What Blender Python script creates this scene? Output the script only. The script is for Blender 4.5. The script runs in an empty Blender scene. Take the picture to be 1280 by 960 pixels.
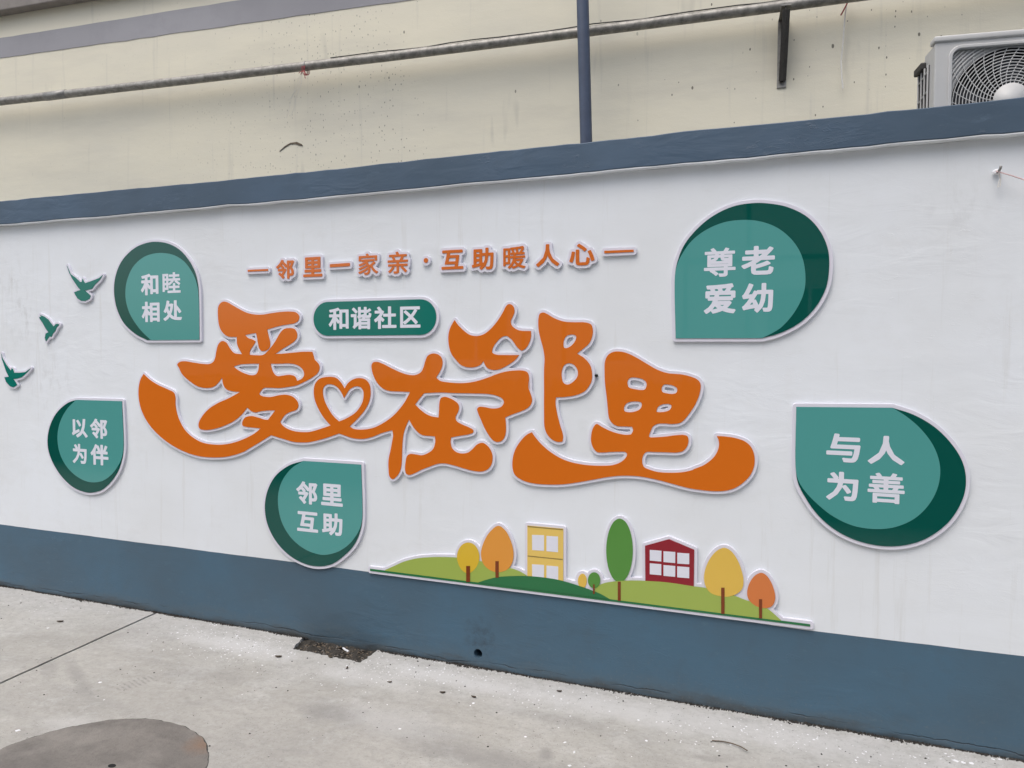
import bpy, bmesh, math, random
import numpy as np
from mathutils import Vector, Matrix
R = math.radians
random.seed(7)
sc = bpy.context.scene
col = sc.collection

# ------------------------------------------------------------------ camera
F_PX, PW, PH = 890.0, 1280, 960           # focal length in photo pixels, photo size
CAM = np.array([0.0, -3.097, 1.5])
YAW, PITCH, ROLL = 0.3614, -0.0400, 0.00275
def cam_axes():
    cy, sy, cp, sp = math.cos(YAW), math.sin(YAW), math.cos(PITCH), math.sin(PITCH)
    fwd = np.array([-sy*cp, cy*cp, sp]); right = np.array([cy, sy, 0.0]); up = np.cross(right, fwd)
    cr, sr = math.cos(ROLL), math.sin(ROLL)
    return cr*right+sr*up, -sr*right+cr*up, fwd
AR, AU, AF = cam_axes()
cd = bpy.data.cameras.new('camera'); cam = bpy.data.objects.new('camera', cd); col.objects.link(cam)
cd.sensor_width = 36; cd.lens = F_PX/PW*36; cd.clip_start = 0.05; cd.clip_end = 500
m = Matrix.Identity(4)
for i in range(3):
    m[i][0], m[i][1], m[i][2], m[i][3] = AR[i], AU[i], -AF[i], CAM[i]
cam.matrix_world = m
sc.camera = cam
# ------------------------------------------------------------------ world, sun, exposure
w = bpy.data.worlds.new('World'); sc.world = w; w.use_nodes = True
nt = w.node_tree; nt.nodes.clear()
SUN_EL, SUN_AZ = R(64), R(200)            # azimuth clockwise from +y
sky = nt.nodes.new('ShaderNodeTexSky'); sky.sky_type = 'NISHITA'; sky.sun_disc = False
sky.sun_elevation = SUN_EL; sky.sun_rotation = SUN_AZ; sky.dust_density = 4; sky.air_density = 1.0
hs = nt.nodes.new('ShaderNodeHueSaturation'); hs.inputs['Saturation'].default_value = 0.62
bg = nt.nodes.new('ShaderNodeBackground'); bg.inputs['Strength'].default_value = 0.15
wo = nt.nodes.new('ShaderNodeOutputWorld')
nt.links.new(sky.outputs[0], hs.inputs['Color']); nt.links.new(hs.outputs[0], bg.inputs[0]); nt.links.new(bg.outputs[0], wo.inputs[0])
sd = bpy.data.lights.new('sun', 'SUN'); sd.energy = 0.7; sd.angle = R(50); sd.color = (1.0, 0.965, 0.92)
sun = bpy.data.objects.new('sun', sd); col.objects.link(sun)
sdir = Vector((math.sin(SUN_AZ)*math.cos(SUN_EL), math.cos(SUN_AZ)*math.cos(SUN_EL), math.sin(SUN_EL)))
sun.rotation_euler = sdir.to_track_quat('Z', 'Y').to_euler()
sun.location = (-6, -6, 9)
sc.view_settings.view_transform = 'Standard'; sc.view_settings.look = 'None'
sc.view_settings.gamma = 1; sc.view_settings.use_curve_mapping = False
sc.view_settings.exposure = 0.54

# ------------------------------------------------------------------ frames: photo pixel -> vertical plane in the place
def ray(px, py): return (px-PW/2)/F_PX*AR-(py-PH/2)/F_PX*AU+AF
class Frame:
    """vertical plane frame: origin on the ground, u along the wall, w into the wall, z up"""
    def __init__(s, ox, oy, beta):
        s.o = np.array([ox, oy, 0.]); s.b = beta
        s.u = np.array([math.cos(beta), math.sin(beta), 0]); s.n = np.array([-math.sin(beta), math.cos(beta), 0])
    def px(s, px, py, w=0.0):
        d = ray(px, py); t = ((s.o-CAM)@s.n+w)/(d@s.n); p = CAM+d*t
        return ((p-s.o)@s.u, p[2])
    def world(s, u, w, z): return Vector(s.o+s.u*u+s.n*w+np.array([0, 0, z]))
FRONT = Frame(0, 0, 0)
BACK = Frame(-4.7, .20, R(5.1))
def ground_px(px, py, z=0.0):
    d = ray(px, py); t = (z-CAM[2])/d[2]; p = CAM+d*t
    return (p[0], p[1])

# ------------------------------------------------------------------ materials
def lin(r, g, b):
    f = lambda c: c/255/12.92 if c/255 <= .04045 else ((c/255+.055)/1.055)**2.4
    return (f(r), f(g), f(b), 1)
class NT:
    def __init__(s, name):
        s.m = bpy.data.materials.new(name); s.m.use_nodes = True; s.t = s.m.node_tree
        s.b = s.t.nodes['Principled BSDF']; s.tc = s.t.nodes.new('ShaderNodeTexCoord')
        s.geo = s.t.nodes.new('ShaderNodeNewGeometry')
        s.pos = s.geo.outputs['Position']
    def n(s, ty, **k):
        o = s.t.nodes.new(ty)
        for a, v in k.items(): setattr(o, a, v)
        return o
    def l(s, a, b): s.t.links.new(a, b)
    def map(s, scale, rot=(0, 0, 0), loc=(0, 0, 0)):
        o = s.n('ShaderNodeMapping'); o.inputs['Scale'].default_value = scale; o.inputs['Rotation'].default_value = rot
        o.inputs['Location'].default_value = loc
        s.l(s.pos, o.inputs[0]); return o.outputs[0]
    def noise(s, scale, detail=4, rough=.5, vec=None, dist=0):
        o = s.n('ShaderNodeTexNoise'); o.inputs['Scale'].default_value = scale; o.inputs['Detail'].default_value = detail
        o.inputs['Roughness'].default_value = rough; o.inputs['Distortion'].default_value = dist
        s.l(vec or s.pos, o.inputs['Vector']); return o.outputs['Fac']
    def vor(s, scale, vec=None, rnd=1, feature='F1'):
        o = s.n('ShaderNodeTexVoronoi'); o.voronoi_dimensions = '2D'; o.inputs['Scale'].default_value = scale; o.feature = feature
        o.inputs['Randomness'].default_value = rnd
        s.l(vec or s.pos, o.inputs['Vector']); return o
    def ramp(s, fac, a, b, ca=(0, 0, 0, 1), cb=(1, 1, 1, 1)):
        o = s.n('ShaderNodeMapRange'); o.inputs['From Min'].default_value = a; o.inputs['From Max'].default_value = b
        s.l(fac, o.inputs['Value']); return o.outputs[0]
    def mix(s, fac, a, b):
        o = s.n('ShaderNodeMix', data_type='RGBA')
        if isinstance(fac, float): o.inputs[0].default_value = fac
        else: s.l(fac, o.inputs[0])
        for sock, v in ((6, a), (7, b)):
            if isinstance(v, tuple): o.inputs[sock].default_value = v
            else: s.l(v, o.inputs[sock])
        return o.outputs[2]
    def math(s, op, a, b=None):
        o = s.n('ShaderNodeMath', operation=op)
        for i, v in enumerate((a, b)):
            if v is None: continue
            if isinstance(v, (int, float)): o.inputs[i].default_value = v
            else: s.l(v, o.inputs[i])
        return o.outputs[0]
    def bump(s, h, strength, dist, normal=None):
        o = s.n('ShaderNodeBump'); o.inputs['Strength'].default_value = strength; o.inputs['Distance'].default_value = dist
        s.l(h, o.inputs['Height'])
        if normal: s.l(normal, o.inputs['Normal'])
        return o.outputs[0]
    def fin(s, color, rough=.6, normal=None, metal=0, spec=.5):
        if isinstance(color, tuple): s.b.inputs['Base Color'].default_value = color
        else: s.l(color, s.b.inputs['Base Color'])
        if isinstance(rough, (int, float)): s.b.inputs['Roughness'].default_value = rough
        else: s.l(rough, s.b.inputs['Roughness'])
        s.b.inputs['Metallic'].default_value = metal
        s.b.inputs['Specular IOR Level'].default_value = spec
        if normal: s.l(normal, s.b.inputs['Normal'])
        return s.m
M = {}
def plaster(name, base, dark, rough=.75, bump=.5, dirt_at_foot=False, scrape=None):
    k = NT(name)
    trowel = k.noise(1, 5, .55, k.map((4.5, 4.5, 13), rot=(0, R(8), 0)), dist=1.2)
    fine = k.noise(90, 3, .6)
    big = k.noise(1.1, 4, .55)
    ridge = k.noise(1, 2, .5, k.map((7, 7, 16), rot=(0, R(-14), 0), loc=(5, 2, 9)), dist=2.5)
    rr = k.ramp(k.math('ABSOLUTE', k.math('SUBTRACT', ridge, .5)), 0.0, .028)       # thin trowel ridges
    n = k.bump(k.noise(1, 3, .5, k.map((1.6, 1.6, 2.6), rot=(0, R(12), 0))), bump*.6, .02)
    tm = k.math('ADD', .25, k.ramp(k.noise(1.3, 3, .6, k.map((1, 1, 1.4), loc=(6, 1, 8))), .45, .65))
    n = k.bump(k.math('MULTIPLY', trowel, tm), bump*.40, .010, n)
    scr = k.noise(1, 5, .8, k.map((9, 9, 22), rot=(0, R(-20), 0), loc=(3, 0, 7)))
    n = k.bump(k.math('MULTIPLY', k.ramp(scr, .60, .66), k.ramp(k.noise(2.1, 2, .5, k.map((1, 1, 1), loc=(1, 2, 3))), .50, .60)), bump*.34, .005, n)
    marks = k.math('MULTIPLY', k.ramp(rr, 1.0, 0.0), k.ramp(k.noise(1.7, 3, .6, k.map((1, 1, 1.5), loc=(4, 4, 4))), .52, .66))
    n = k.bump(marks, bump*.2, .003, n)
    n = k.bump(fine, bump*.12, .0014, n)
    c = k.mix(k.ramp(big, .34, .66), base, dark)
    c = k.mix(k.math('MULTIPLY', k.ramp(k.noise(7, 5, .7), .50, .74), .6), c, dark)
    if name == 'white_plaster':   # old drips, scuffs and patchy repainting
        c = k.mix(k.math('MULTIPLY', k.ramp(k.noise(1, 5, .7, k.map((17, 17, .9), loc=(2, 0, 5))), .58, .74), .34), c, (.52, .51, .47, 1))
        c = k.mix(k.math('MULTIPLY', k.ramp(k.noise(1, 5, .75, k.map((2.2, 2.2, 3.4), loc=(9, 0, 2))), .54, .66), .16), c, (.60, .605, .60, 1))
        for px_, py_, rr_, am_ in ((30, 395, .24, .30), (12, 350, .2, .22), (1195, 255, .18, .14), (1150, 620, .25, .12), (880, 600, .2, .1), (60, 470, .3, .2)):
            p_ = FRONT.px(px_, py_)
            vd = k.n('ShaderNodeVectorMath', operation='DISTANCE'); k.l(k.pos, vd.inputs[0]); vd.inputs[1].default_value = (p_[0], 0, p_[1])
            sm = k.math('MULTIPLY', k.ramp(vd.outputs['Value'], rr_, rr_*.3), k.ramp(k.noise(1, 6, .75, k.map((20, 20, 8), rot=(0, R(15), 0), loc=(px_*.1, 0, 0))), .50, .64))
            c = k.mix(k.math('MULTIPLY', sm, am_), c, (.40, .40, .39, 1))
    if scrape:
        sc_ = k.math('MULTIPLY', k.ramp(k.noise(1, 6, .75, k.map((14, 14, 34), rot=(0, R(25), 0))), .60, .74), .5)
        c = k.mix(sc_, c, scrape)
    if dirt_at_foot:
        sep = k.n('ShaderNodeSeparateXYZ'); k.l(k.pos, sep.inputs[0])
        hgt = k.math('ADD', sep.outputs['Z'], k.math('MULTIPLY', k.math('SUBTRACT', k.noise(1, 6, .7, k.map((2.2, 2.2, 9))), .5), .22))
        f = k.n('ShaderNodeMapRange'); f.inputs['From Min'].default_value = .085; f.inputs['From Max'].default_value = -.03
        k.l(hgt, f.inputs['Value'])
        c = k.mix(k.math('MULTIPLY', f.outputs[0], .55), c, lin(88, 96, 98))
        f2 = k.n('ShaderNodeMapRange'); f2.inputs['From Min'].default_value = .040; f2.inputs['From Max'].default_value = -.025
        k.l(hgt, f2.inputs['Value'])
        c = k.mix(k.math('MULTIPLY', f2.outputs[0], .8), c, lin(62, 58, 52))
        crk = k.math('ABSOLUTE', k.math('SUBTRACT', k.math('ADD', sep.outputs['Z'], k.math('MULTIPLY', k.noise(1, 6, .65, k.map((1.6, 1.6, 1))), .13)), .092))
        crf = k.math('MULTIPLY', k.ramp(crk, .0035, .0005), k.ramp(k.noise(1, 3, .6, k.map((2.3, 2.3, 2), loc=(7, 0, 0))), .46, .54))
        c = k.mix(k.math('MULTIPLY', crf, .75), c, lin(34, 38, 44))
        n = k.bump(k.math('SUBTRACT', 1.0, crf), .5, .004, n)
        low = k.ramp(hgt, .26, .0)
        spl = k.math('MULTIPLY', k.ramp(k.noise(70, 4, .8), .56, .68), low)
        c = k.mix(k.math('MULTIPLY', spl, .45), c, lin(112, 116, 114))
        spd = k.math('MULTIPLY', k.ramp(k.noise(38, 5, .8, k.map((1, 1, 1), loc=(3, 3, 3))), .60, .70), low)
        c = k.mix(k.math('MULTIPLY', spd, .5), c, lin(50, 58, 62))
        vd = k.n('ShaderNodeVectorMath', operation='DISTANCE'); k.l(k.map((1, 1, 1)), vd.inputs[0]); wp_ = FRONT.px(601, 797); vd.inputs[1].default_value = (wp_[0], 0, wp_[1])
        f3 = k.n('ShaderNodeMapRange'); f3.inputs['From Min'].default_value = .10; f3.inputs['From Max'].default_value = .03
        k.l(k.math('ADD', vd.outputs['Value'], k.math('MULTIPLY', k.math('SUBTRACT', k.noise(22, 5, .75), .5), .30)), f3.inputs['Value'])
        c = k.mix(k.math('MULTIPLY', k.math('MULTIPLY', f3.outputs[0], k.ramp(k.noise(30, 5, .8), .42, .6)), .5), c, lin(48, 54, 60))
    M[name] = k.fin(c, rough, n)
plaster('white_plaster', (.77, .805, .845, 1), (.73, .755, .775, 1), .78, .5)
plaster('blue_paint', (.060, .132, .200, 1), (.062, .108, .150, 1), .5, .9, dirt_at_foot=True, scrape=(.105, .185, .23, 1))
plaster('coping_paint', (.062, .108, .170, 1), (.050, .084, .125, 1), .5, .85, scrape=(.095, .15, .215, 1))
plaster('stripe_paint', (.35, .347, .37, 1), (.29, .288, .31, 1), .8, .25, scrape=(.40, .38, .44, 1))
# weathered cream render of the building behind
k = NT('cream_render')
def red(v):
    o = k.n('ShaderNodeSeparateColor'); k.l(v.outputs['Color'], o.inputs[0]); return o.outputs[0]
c = k.mix(k.ramp(k.noise(.9, 5, .6, k.map((1, 1, 2.6))), .3, .72), (.79, .745, .60, 1), (.69, .66, .555, 1))
c = k.mix(k.math('MULTIPLY', k.ramp(k.noise(1, 5, .65, k.map((.8, .8, 5), loc=(3, 0, 1))), .50, .74), .38), c, (.52, .49, .42, 1))
c = k.mix(k.math('MULTIPLY', k.ramp(k.noise(1, 4, .6, k.map((22, 22, 1.1))), .60, .80), .34), c, (.40, .39, .36, 1))
c = k.mix(k.math('MULTIPLY', k.ramp(k.noise(1, 3, .6, k.map((5, 5, 1.0), loc=(1, 7, 3))), .66, .74), .45), c, (.34, .33, .30, 1))
for scl, thr, siz, gate in ((11, .70, .30, (.36, .46)), (30, .74, .50, (.46, .54)), (60, .66, .6, (.53, .60))):
    vec = k.map((1, .5, .55), rot=(R(90), 0, 0), loc=(scl*.37, scl*.11, 0))
    v = k.vor(scl, vec)
    spot = k.math('LESS_THAN', k.math('ADD', v.outputs['Distance'], k.math('MULTIPLY', k.noise(scl*4, 2, .5), .06)), k.math('MULTIPLY', k.math('SUBTRACT', red(v), thr), siz))
    spot = k.math('MULTIPLY', spot, k.ramp(k.noise(.8, 2, .5, k.map((1, 1, .6), loc=(2.5+scl, 0, 0))), *gate))
    sx_ = k.n('ShaderNodeSeparateXYZ'); k.l(k.pos, sx_.inputs[0])
    spot = k.math('MULTIPLY', spot, k.math('ADD', .12, k.ramp(sx_.outputs['X'], -3.6, -1.6)))
    c = k.mix(k.math('MULTIPLY', spot, .8), c, (.13, .12, .095, 1))
n = k.bump(k.noise(1, 5, .6, k.map((3, 3, 7))), .3, .01); n = k.bump(k.noise(160, 3, .6), .3, .0015, n)
M['cream_render'] = k.fin(c, .85, n)
# concrete paving
k = NT('concrete')
c = k.mix(k.ramp(k.noise(1.3, 6, .62, dist=.4), .34, .66), (.425, .41, .375, 1), (.345, .333, .305, 1))
c = k.mix(k.math('MULTIPLY', k.ramp(k.noise(1, 6, .7, k.map((1.5, 5, 1), rot=(0, 0, R(-14)))), .50, .70), .55), c, (.275, .27, .255, 1))
c = k.mix(k.math('MULTIPLY', k.ramp(k.noise(4.5, 6, .75), .54, .70), .6), c, (.53, .525, .505, 1))
c = k.mix(k.math('MULTIPLY', k.ramp(k.noise(1, 4, .7, k.map((9, 30, 1), rot=(0, 0, R(20)))), .58, .72), .35), c, (.26, .255, .24, 1))
sep = k.n('ShaderNodeSeparateXYZ'); k.l(k.pos, sep.inputs[0])
yy = k.math('ADD', sep.outputs['Y'], k.math('MULTIPLY', k.math('SUBTRACT', k.noise(2.2, 6, .7), .5), 1.0))
c = k.mix(k.math('MULTIPLY', k.ramp(yy, -.5, -.1), .6), c, (.50, .495, .485, 1))
c = k.mix(k.math('MULTIPLY', k.ramp(k.noise(13, 6, .75, k.map((1, 1.6, 1), rot=(0, 0, R(-20)))), .47, .66), .45), c, (.28, .272, .25, 1))
c = k.mix(k.math('MULTIPLY', k.ramp(k.noise(17, 5, .75, k.map((1, 1.5, 1), loc=(5, 5, 0))), .54, .68), .4), c, (.50, .49, .465, 1))
c = k.mix(k.math('MULTIPLY', k.ramp(k.noise(48, 4, .8), .48, .70), .45), c, (.24, .235, .215, 1))
# stains at their own places (photo spots), each a soft irregular patch
for px_, py_, rx_, ry_, ang_, am_, colr in ((415, 890, .17, .10, -8, .6, 0), (95, 842, .30, .035, -28, .45, 0), (700, 900, .3, .05, 0, .3, 0), (620, 950, .4, .06, 0, .35, 0), (250, 845, .30, .10, 12, .28, 0), (60, 832, .16, .05, -30, .4, 0), (560, 930, .5, .12, -4, .3, 0), (683, 943, .035, .05, 20, .6, 0),
        (848, 898, .035, .045, 0, .5, 0), (928, 900, .06, .03, 0, .4, 0), (882, 948, .08, .02, 5, .4, 0), (330, 930, .35, .2, 0, .25, 0), (155, 790, .5, .12, 0, .2, 0), (1100, 945, .2, .1, 0, .3, 0),
        (300, 808, .42, .10, -3, .75, 1), (560, 848, .45, .08, -3, .7, 1), (760, 885, .6, .10, -3, .6, 1), (1000, 925, .6, .10, -3, .45, 1), (455, 845, .3, .1, 0, .5, 1), (100, 910, .25, .08, 0, .35, 1), (480, 900, .35, .12, 0, .35, 1)):
    g_ = ground_px(px_, py_)
    mp = k.n('ShaderNodeMapping', vector_type='TEXTURE'); mp.inputs['Location'].default_value = (g_[0], g_[1], 0); mp.inputs['Rotation'].default_value = (0, 0, R(ang_)); mp.inputs['Scale'].default_value = (rx_, ry_, 1)
    k.l(k.pos, mp.inputs[0])
    ln_ = k.n('ShaderNodeVectorMath', operation='LENGTH'); k.l(mp.outputs[0], ln_.inputs[0])
    dd = k.math('ADD', ln_.outputs['Value'], k.math('MULTIPLY', k.math('SUBTRACT', k.noise(7, 6, .75, k.map((1, 1, 1), loc=(px_*.01, 0, 0))), .5), 1.9))
    c = k.mix(k.math('MULTIPLY', k.ramp(dd, 1.15, .35), am_), c, (.225, .218, .205, 1) if colr == 0 else (.55, .545, .535, 1))
# shoe print: short dark bars
fa, fb = ground_px(140, 864), ground_px(196, 845); g_ = ((fa[0]+fb[0])/2, (fa[1]+fb[1])/2)
fl_ = math.hypot(fb[0]-fa[0], fb[1]-fa[1])/2
mp = k.n('ShaderNodeMapping', vector_type='TEXTURE'); mp.inputs['Location'].default_value = (g_[0], g_[1], 0); mp.inputs['Rotation'].default_value = (0, 0, math.atan2(fb[1]-fa[1], fb[0]-fa[0])); mp.inputs['Scale'].default_value = (fl_, .05, 1)
k.l(k.pos, mp.inputs[0])
ln_ = k.n('ShaderNodeVectorMath', operation='LENGTH'); k.l(mp.outputs[0], ln_.inputs[0])
wv = k.n('ShaderNodeTexWave'); wv.inputs['Scale'].default_value = 1.5; wv.inputs['Distortion'].default_value = 1.2; k.l(mp.outputs[0], wv.inputs['Vector'])
ft = k.math('MULTIPLY', k.math('MULTIPLY', k.ramp(ln_.outputs['Value'], 1.0, .75), k.ramp(wv.outputs['Fac'], .45, .7)), k.ramp(k.noise(40, 4, .7), .35, .6))
c = k.mix(k.math('MULTIPLY', ft, .6), c, (.20, .195, .185, 1))
for scl, thr, siz, colr, am in ((30, .78, .5, (.12, .115, .105, 1), .75), (85, .68, .7, (.20, .195, .18, 1), .6), (60, .90, .8, (.72, .72, .72, 1), .7)):
    v = k.vor(scl, k.map((1, 1, 1), loc=(scl*.13, 0, 0))); q_ = k.n('ShaderNodeSeparateColor'); k.l(v.outputs['Color'], q_.inputs[0])
    sp = k.math('LESS_THAN', v.outputs['Distance'], k.math('MULTIPLY', k.math('SUBTRACT', q_.outputs[0], thr), siz))
    sp = k.math('MULTIPLY', sp, k.ramp(k.noise(3, 3, .6, k.map((1, 1, 1), loc=(scl, 3, 1))), .42, .56))
    c = k.mix(k.math('MULTIPLY', sp, am), c, colr)
n = k.bump(k.noise(7, 6, .65), .45, .008); n = k.bump(k.noise(200, 3, .7), .55, .002, n)
n = k.bump(k.noise(1, 3, .6, k.map((6, 110, 1), rot=(0, 0, R(6)))), .15, .002, n)
M['concrete'] = k.fin(c, .86, n)
k = NT('cover_concrete')
c = k.mix(k.ramp(k.noise(4, 6, .65), .3, .7), (.205, .188, .168, 1), (.145, .134, .122, 1))
c = k.mix(k.math('MULTIPLY', k.ramp(k.noise(70, 3, .7), .5, .7), .5), c, (.11, .098, .09, 1))
c = k.mix(k.math('MULTIPLY', k.ramp(k.noise(1, 6, .75, k.map((3, 9, 1), rot=(0, 0, R(-10)))), .48, .64), .5), c, (.115, .105, .096, 1))
c = k.mix(k.math('MULTIPLY', k.ramp(k.noise(2.3, 5, .7, k.map((1, 1, 1), loc=(4, 1, 0))), .50, .64), .45), c, (.30, .28, .25, 1))
g_ = ground_px(256, 930); vd = k.n('ShaderNodeVectorMath', operation='DISTANCE'); k.l(k.pos, vd.inputs[0]); vd.inputs[1].default_value = (g_[0], g_[1], 0)
c = k.mix(k.math('MULTIPLY', k.ramp(k.math('ADD', vd.outputs['Value'], k.math('MULTIPLY', k.noise(30, 4, .7), .06)), .12, .05), .6), c, (.23, .135, .08, 1))
n = k.bump(k.noise(150, 3, .7), .8, .003)
M['cover_concrete'] = k.fin(c, .8, n)
def gloss(name, rgb, rough=.018):
    k = NT(name)
    n = k.bump(k.noise(2.2, 2, .5), .025, .01)
    M[name] = k.fin(rgb, rough, n); k.b.inputs['IOR'].default_value = 1.48
gloss('orange_acrylic', (.66, .155, .014, 1)); gloss('orange_small', (.62, .15, .022, 1), .2)
gloss('teal_dark', (.0035, .078, .062, 1)); gloss('teal_light', (.082, .315, .295, 1)); gloss('teal_pill', (.003, .165, .130, 1), .12)
gloss('print_olive', (.33, .43, .085, 1), .1); gloss('print_green', (.02, .16, .055, 1), .1)
gloss('print_leaf', (.085, .26, .045, 1), .1); gloss('print_yellow', (.68, .45, .035, 1), .1); gloss('print_ochre', (.72, .47, .08, 1), .1)
gloss('print_amber', (.72, .30, .045, 1), .1); gloss('print_rust', (.64, .19, .05, 1), .1); gloss('print_brown', (.19, .04, .008, 1), .1)
gloss('print_red', (.26, .010, .022, 1), .1); gloss('print_line', (.30, .22, .06, 1), .1); gloss('print_sand', (.76, .53, .13, 1), .1)
gloss('window_glass', (.03, .04, .05, 1), .05)
def simple(name, rgb, rough, metal=0, ns=40, amt=.25, bump=.1):
    k = NT(name); d = tuple(x*(1-amt) for x in rgb[:3])+(1,)
    M[name] = k.fin(k.mix(k.ramp(k.noise(ns, 5, .65), .35, .7), rgb, d), rough, k.bump(k.noise(ns*2, 3, .6), bump, .002), metal)
simple('pvc_white', (.71, .70, .78, 1), .45, 0, 12, .04, .03)
simple('print_white', (.74, .75, .83, 1), .3, 0, 12, .03, .02)
simple('pipe_blue', (.062, .084, .138, 1), .42, 0, 14, .22, .1)
simple('zinc', (.36, .345, .315, 1), .5, .45, 30, .55, .35)
simple('dark_steel', (.055, .052, .05, 1), .6, .3, 40, .5, .4)
simple('grey_steel', (.35, .34, .32, 1), .5, .5, 30, .4, .2)
simple('ac_casing', (.55, .55, .54, 1), .45, 0, 8, .06, .02)
simple('ac_dark', (.012, .012, .013, 1), .7, 0, 20, .3, .1)
simple('ac_fins', (.05, .045, .045, 1), .5, .2, 60, .4, .2)
simple('fan_blade', (.035, .036, .04, 1), .4, 0, 20, .2, .05)
simple('soil', (.052, .046, .038, 1), .95, 0, 60, .5, .6)
simple('grit', (.04, .036, .032, 1), .95, 0, 60, .5, .4)
simple('chips_white', (.78, .78, .80, 1), .6, 0, 60, .05, .1)
simple('leaf_brown', (.15, .115, .08, 1), .75, 0, 80, .4, .3)
simple('string_white', (.72, .70, .66, 1), .8, 0, 60, .15, .2)
simple('string_red', (.42, .07, .08, 1), .8, 0, 60, .3, .2)
simple('string_pink', (.72, .52, .52, 1), .8, 0, 60, .15, .2)
simple('ledge_paint', (.27, .245, .225, 1), .8, 0, 8, .3, .2)
simple('black_hole', (.01, .01, .01, 1), .95)
simple('joint_filler', (.07, .068, .062, 1), .95, 0, 60, .4, .3)
simple('opposite_wall', (.62, .60, .56, 1), .8, 0, 2, .15, .1)

# ------------------------------------------------------------------ objects
def thing(name, label, cat, frame=FRONT, u=0, w=0, z=0, group=None, kind=None):
    o = bpy.data.objects.new(name, None); col.objects.link(o); o.empty_display_size = .1
    o.location = frame.world(u, w, z); o.rotation_euler = (0, 0, frame.b)
    o['label'] = label; o['category'] = cat
    if group: o['group'] = group
    if kind: o['kind'] = kind
    T[o.name] = (u, w, z)
    return o
T = {}
def org(p):
    return T.get(p.name, (0, 0, 0)) if p is not None else (0, 0, 0)
def add(name, me, mat, parent, label=None, kind=None):
    o = bpy.data.objects.new(name, me); col.objects.link(o)
    if mat and not me.materials: me.materials.append(M[mat])
    if parent is not None:
        o.parent = parent
        T[o.name] = org(parent)
    if label: o['label'] = label
    if kind: o['kind'] = kind
    return o
def tag(o, label, cat, group=None, kind=None):
    o['label'] = label; o['category'] = cat
    if group: o['group'] = group
    if kind: o['kind'] = kind
    return o
def plate(name, loops, wf, wb, mat, parent=None, bevel=0.0, horizontal=False, label=None, kind=None):
    """extruded flat shape. loops: lists of (u,z) in the frame of the parent; wf/wb front and back depth."""
    def shoe(lp):
        q = np.array([p[:2] for p in lp]); return np.sum(q[:, 0]*np.roll(q[:, 1], -1)-q[:, 1]*np.roll(q[:, 0], -1))/2
    def inside_(p, lp):
        c_ = False
        for (x1, y1), (x2, y2) in zip(lp, lp[1:]+lp[:1]):
            if (y1 > p[1]) != (y2 > p[1]) and p[0] < (x2-x1)*(p[1]-y1)/(y2-y1)+x1: c_ = not c_
        return c_
    lps = [[tuple(p[:2]) for p in lp] for lp in loops]
    want = sum(abs(shoe(lp))*(-1 if sum(inside_(lp[0], o) for o in lps if o is not lp) % 2 else 1) for lp in lps)
    rj = random.Random(1)
    for attempt in range(8):
        cu = bpy.data.curves.new('c', 'CURVE'); cu.dimensions = '2D'; cu.fill_mode = 'BOTH'
        cu.extrude = (wb-wf)/2-bevel
        if bevel: cu.bevel_depth = bevel; cu.bevel_resolution = 1; cu.offset = -bevel
        for lp in lps:
            s = cu.splines.new('POLY'); s.points.add(len(lp)-1)
            for i, p in enumerate(lp): s.points[i].co = (p[0]+rj.uniform(-1, 1)*2e-5*attempt, p[1]+rj.uniform(-1, 1)*2e-5*attempt, 0, 1)
            s.use_cyclic_u = True
        ob = bpy.data.objects.new('c', cu); col.objects.link(ob)
        me = bpy.data.meshes.new_from_object(ob)
        bpy.data.objects.remove(ob); bpy.data.curves.remove(cu)
        got = sum(p.area for p in me.polygons if p.normal.z > .99)
        if abs(got-want) < .06*want+1e-5: break
        if attempt == 7: print('FILL', name, label, got, want)
    mid = (wf+wb)/2; u0, w0, z0 = org(parent)
    for v in me.vertices:
        x, y, z = v.co
        if horizontal: v.co = (x-u0, y-w0, z+mid-z0)
        else: v.co = (x-u0, mid-z-w0, y-z0)
    me.materials.clear(); me.name = name
    return add(name, me, mat, parent, label, kind)
def bm_obj(name, bm, mat, parent=None, smooth=False, label=None, kind=None):
    me = bpy.data.meshes.new(name); bmesh.ops.recalc_face_normals(bm, faces=bm.faces); bm.to_mesh(me); bm.free()
    u0, w0, z0 = org(parent)
    for v in me.vertices: v.co = (v.co.x-u0, v.co.y-w0, v.co.z-z0)
    if smooth:
        for p in me.polygons: p.use_smooth = True
    return add(name, me, mat, parent, label, kind)
def box(bm, a, b, bev=0):
    r = bmesh.ops.create_cube(bm, size=1)
    for v in r['verts']:
        v.co = Vector([(a[i]+b[i])/2+v.co[i]*(b[i]-a[i]) for i in range(3)])
    if bev:
        es = list({e for v in r['verts'] for e in v.link_edges})
        bmesh.ops.bevel(bm, geom=es, offset=bev, segments=3, affect='EDGES', profile=.5)
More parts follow.
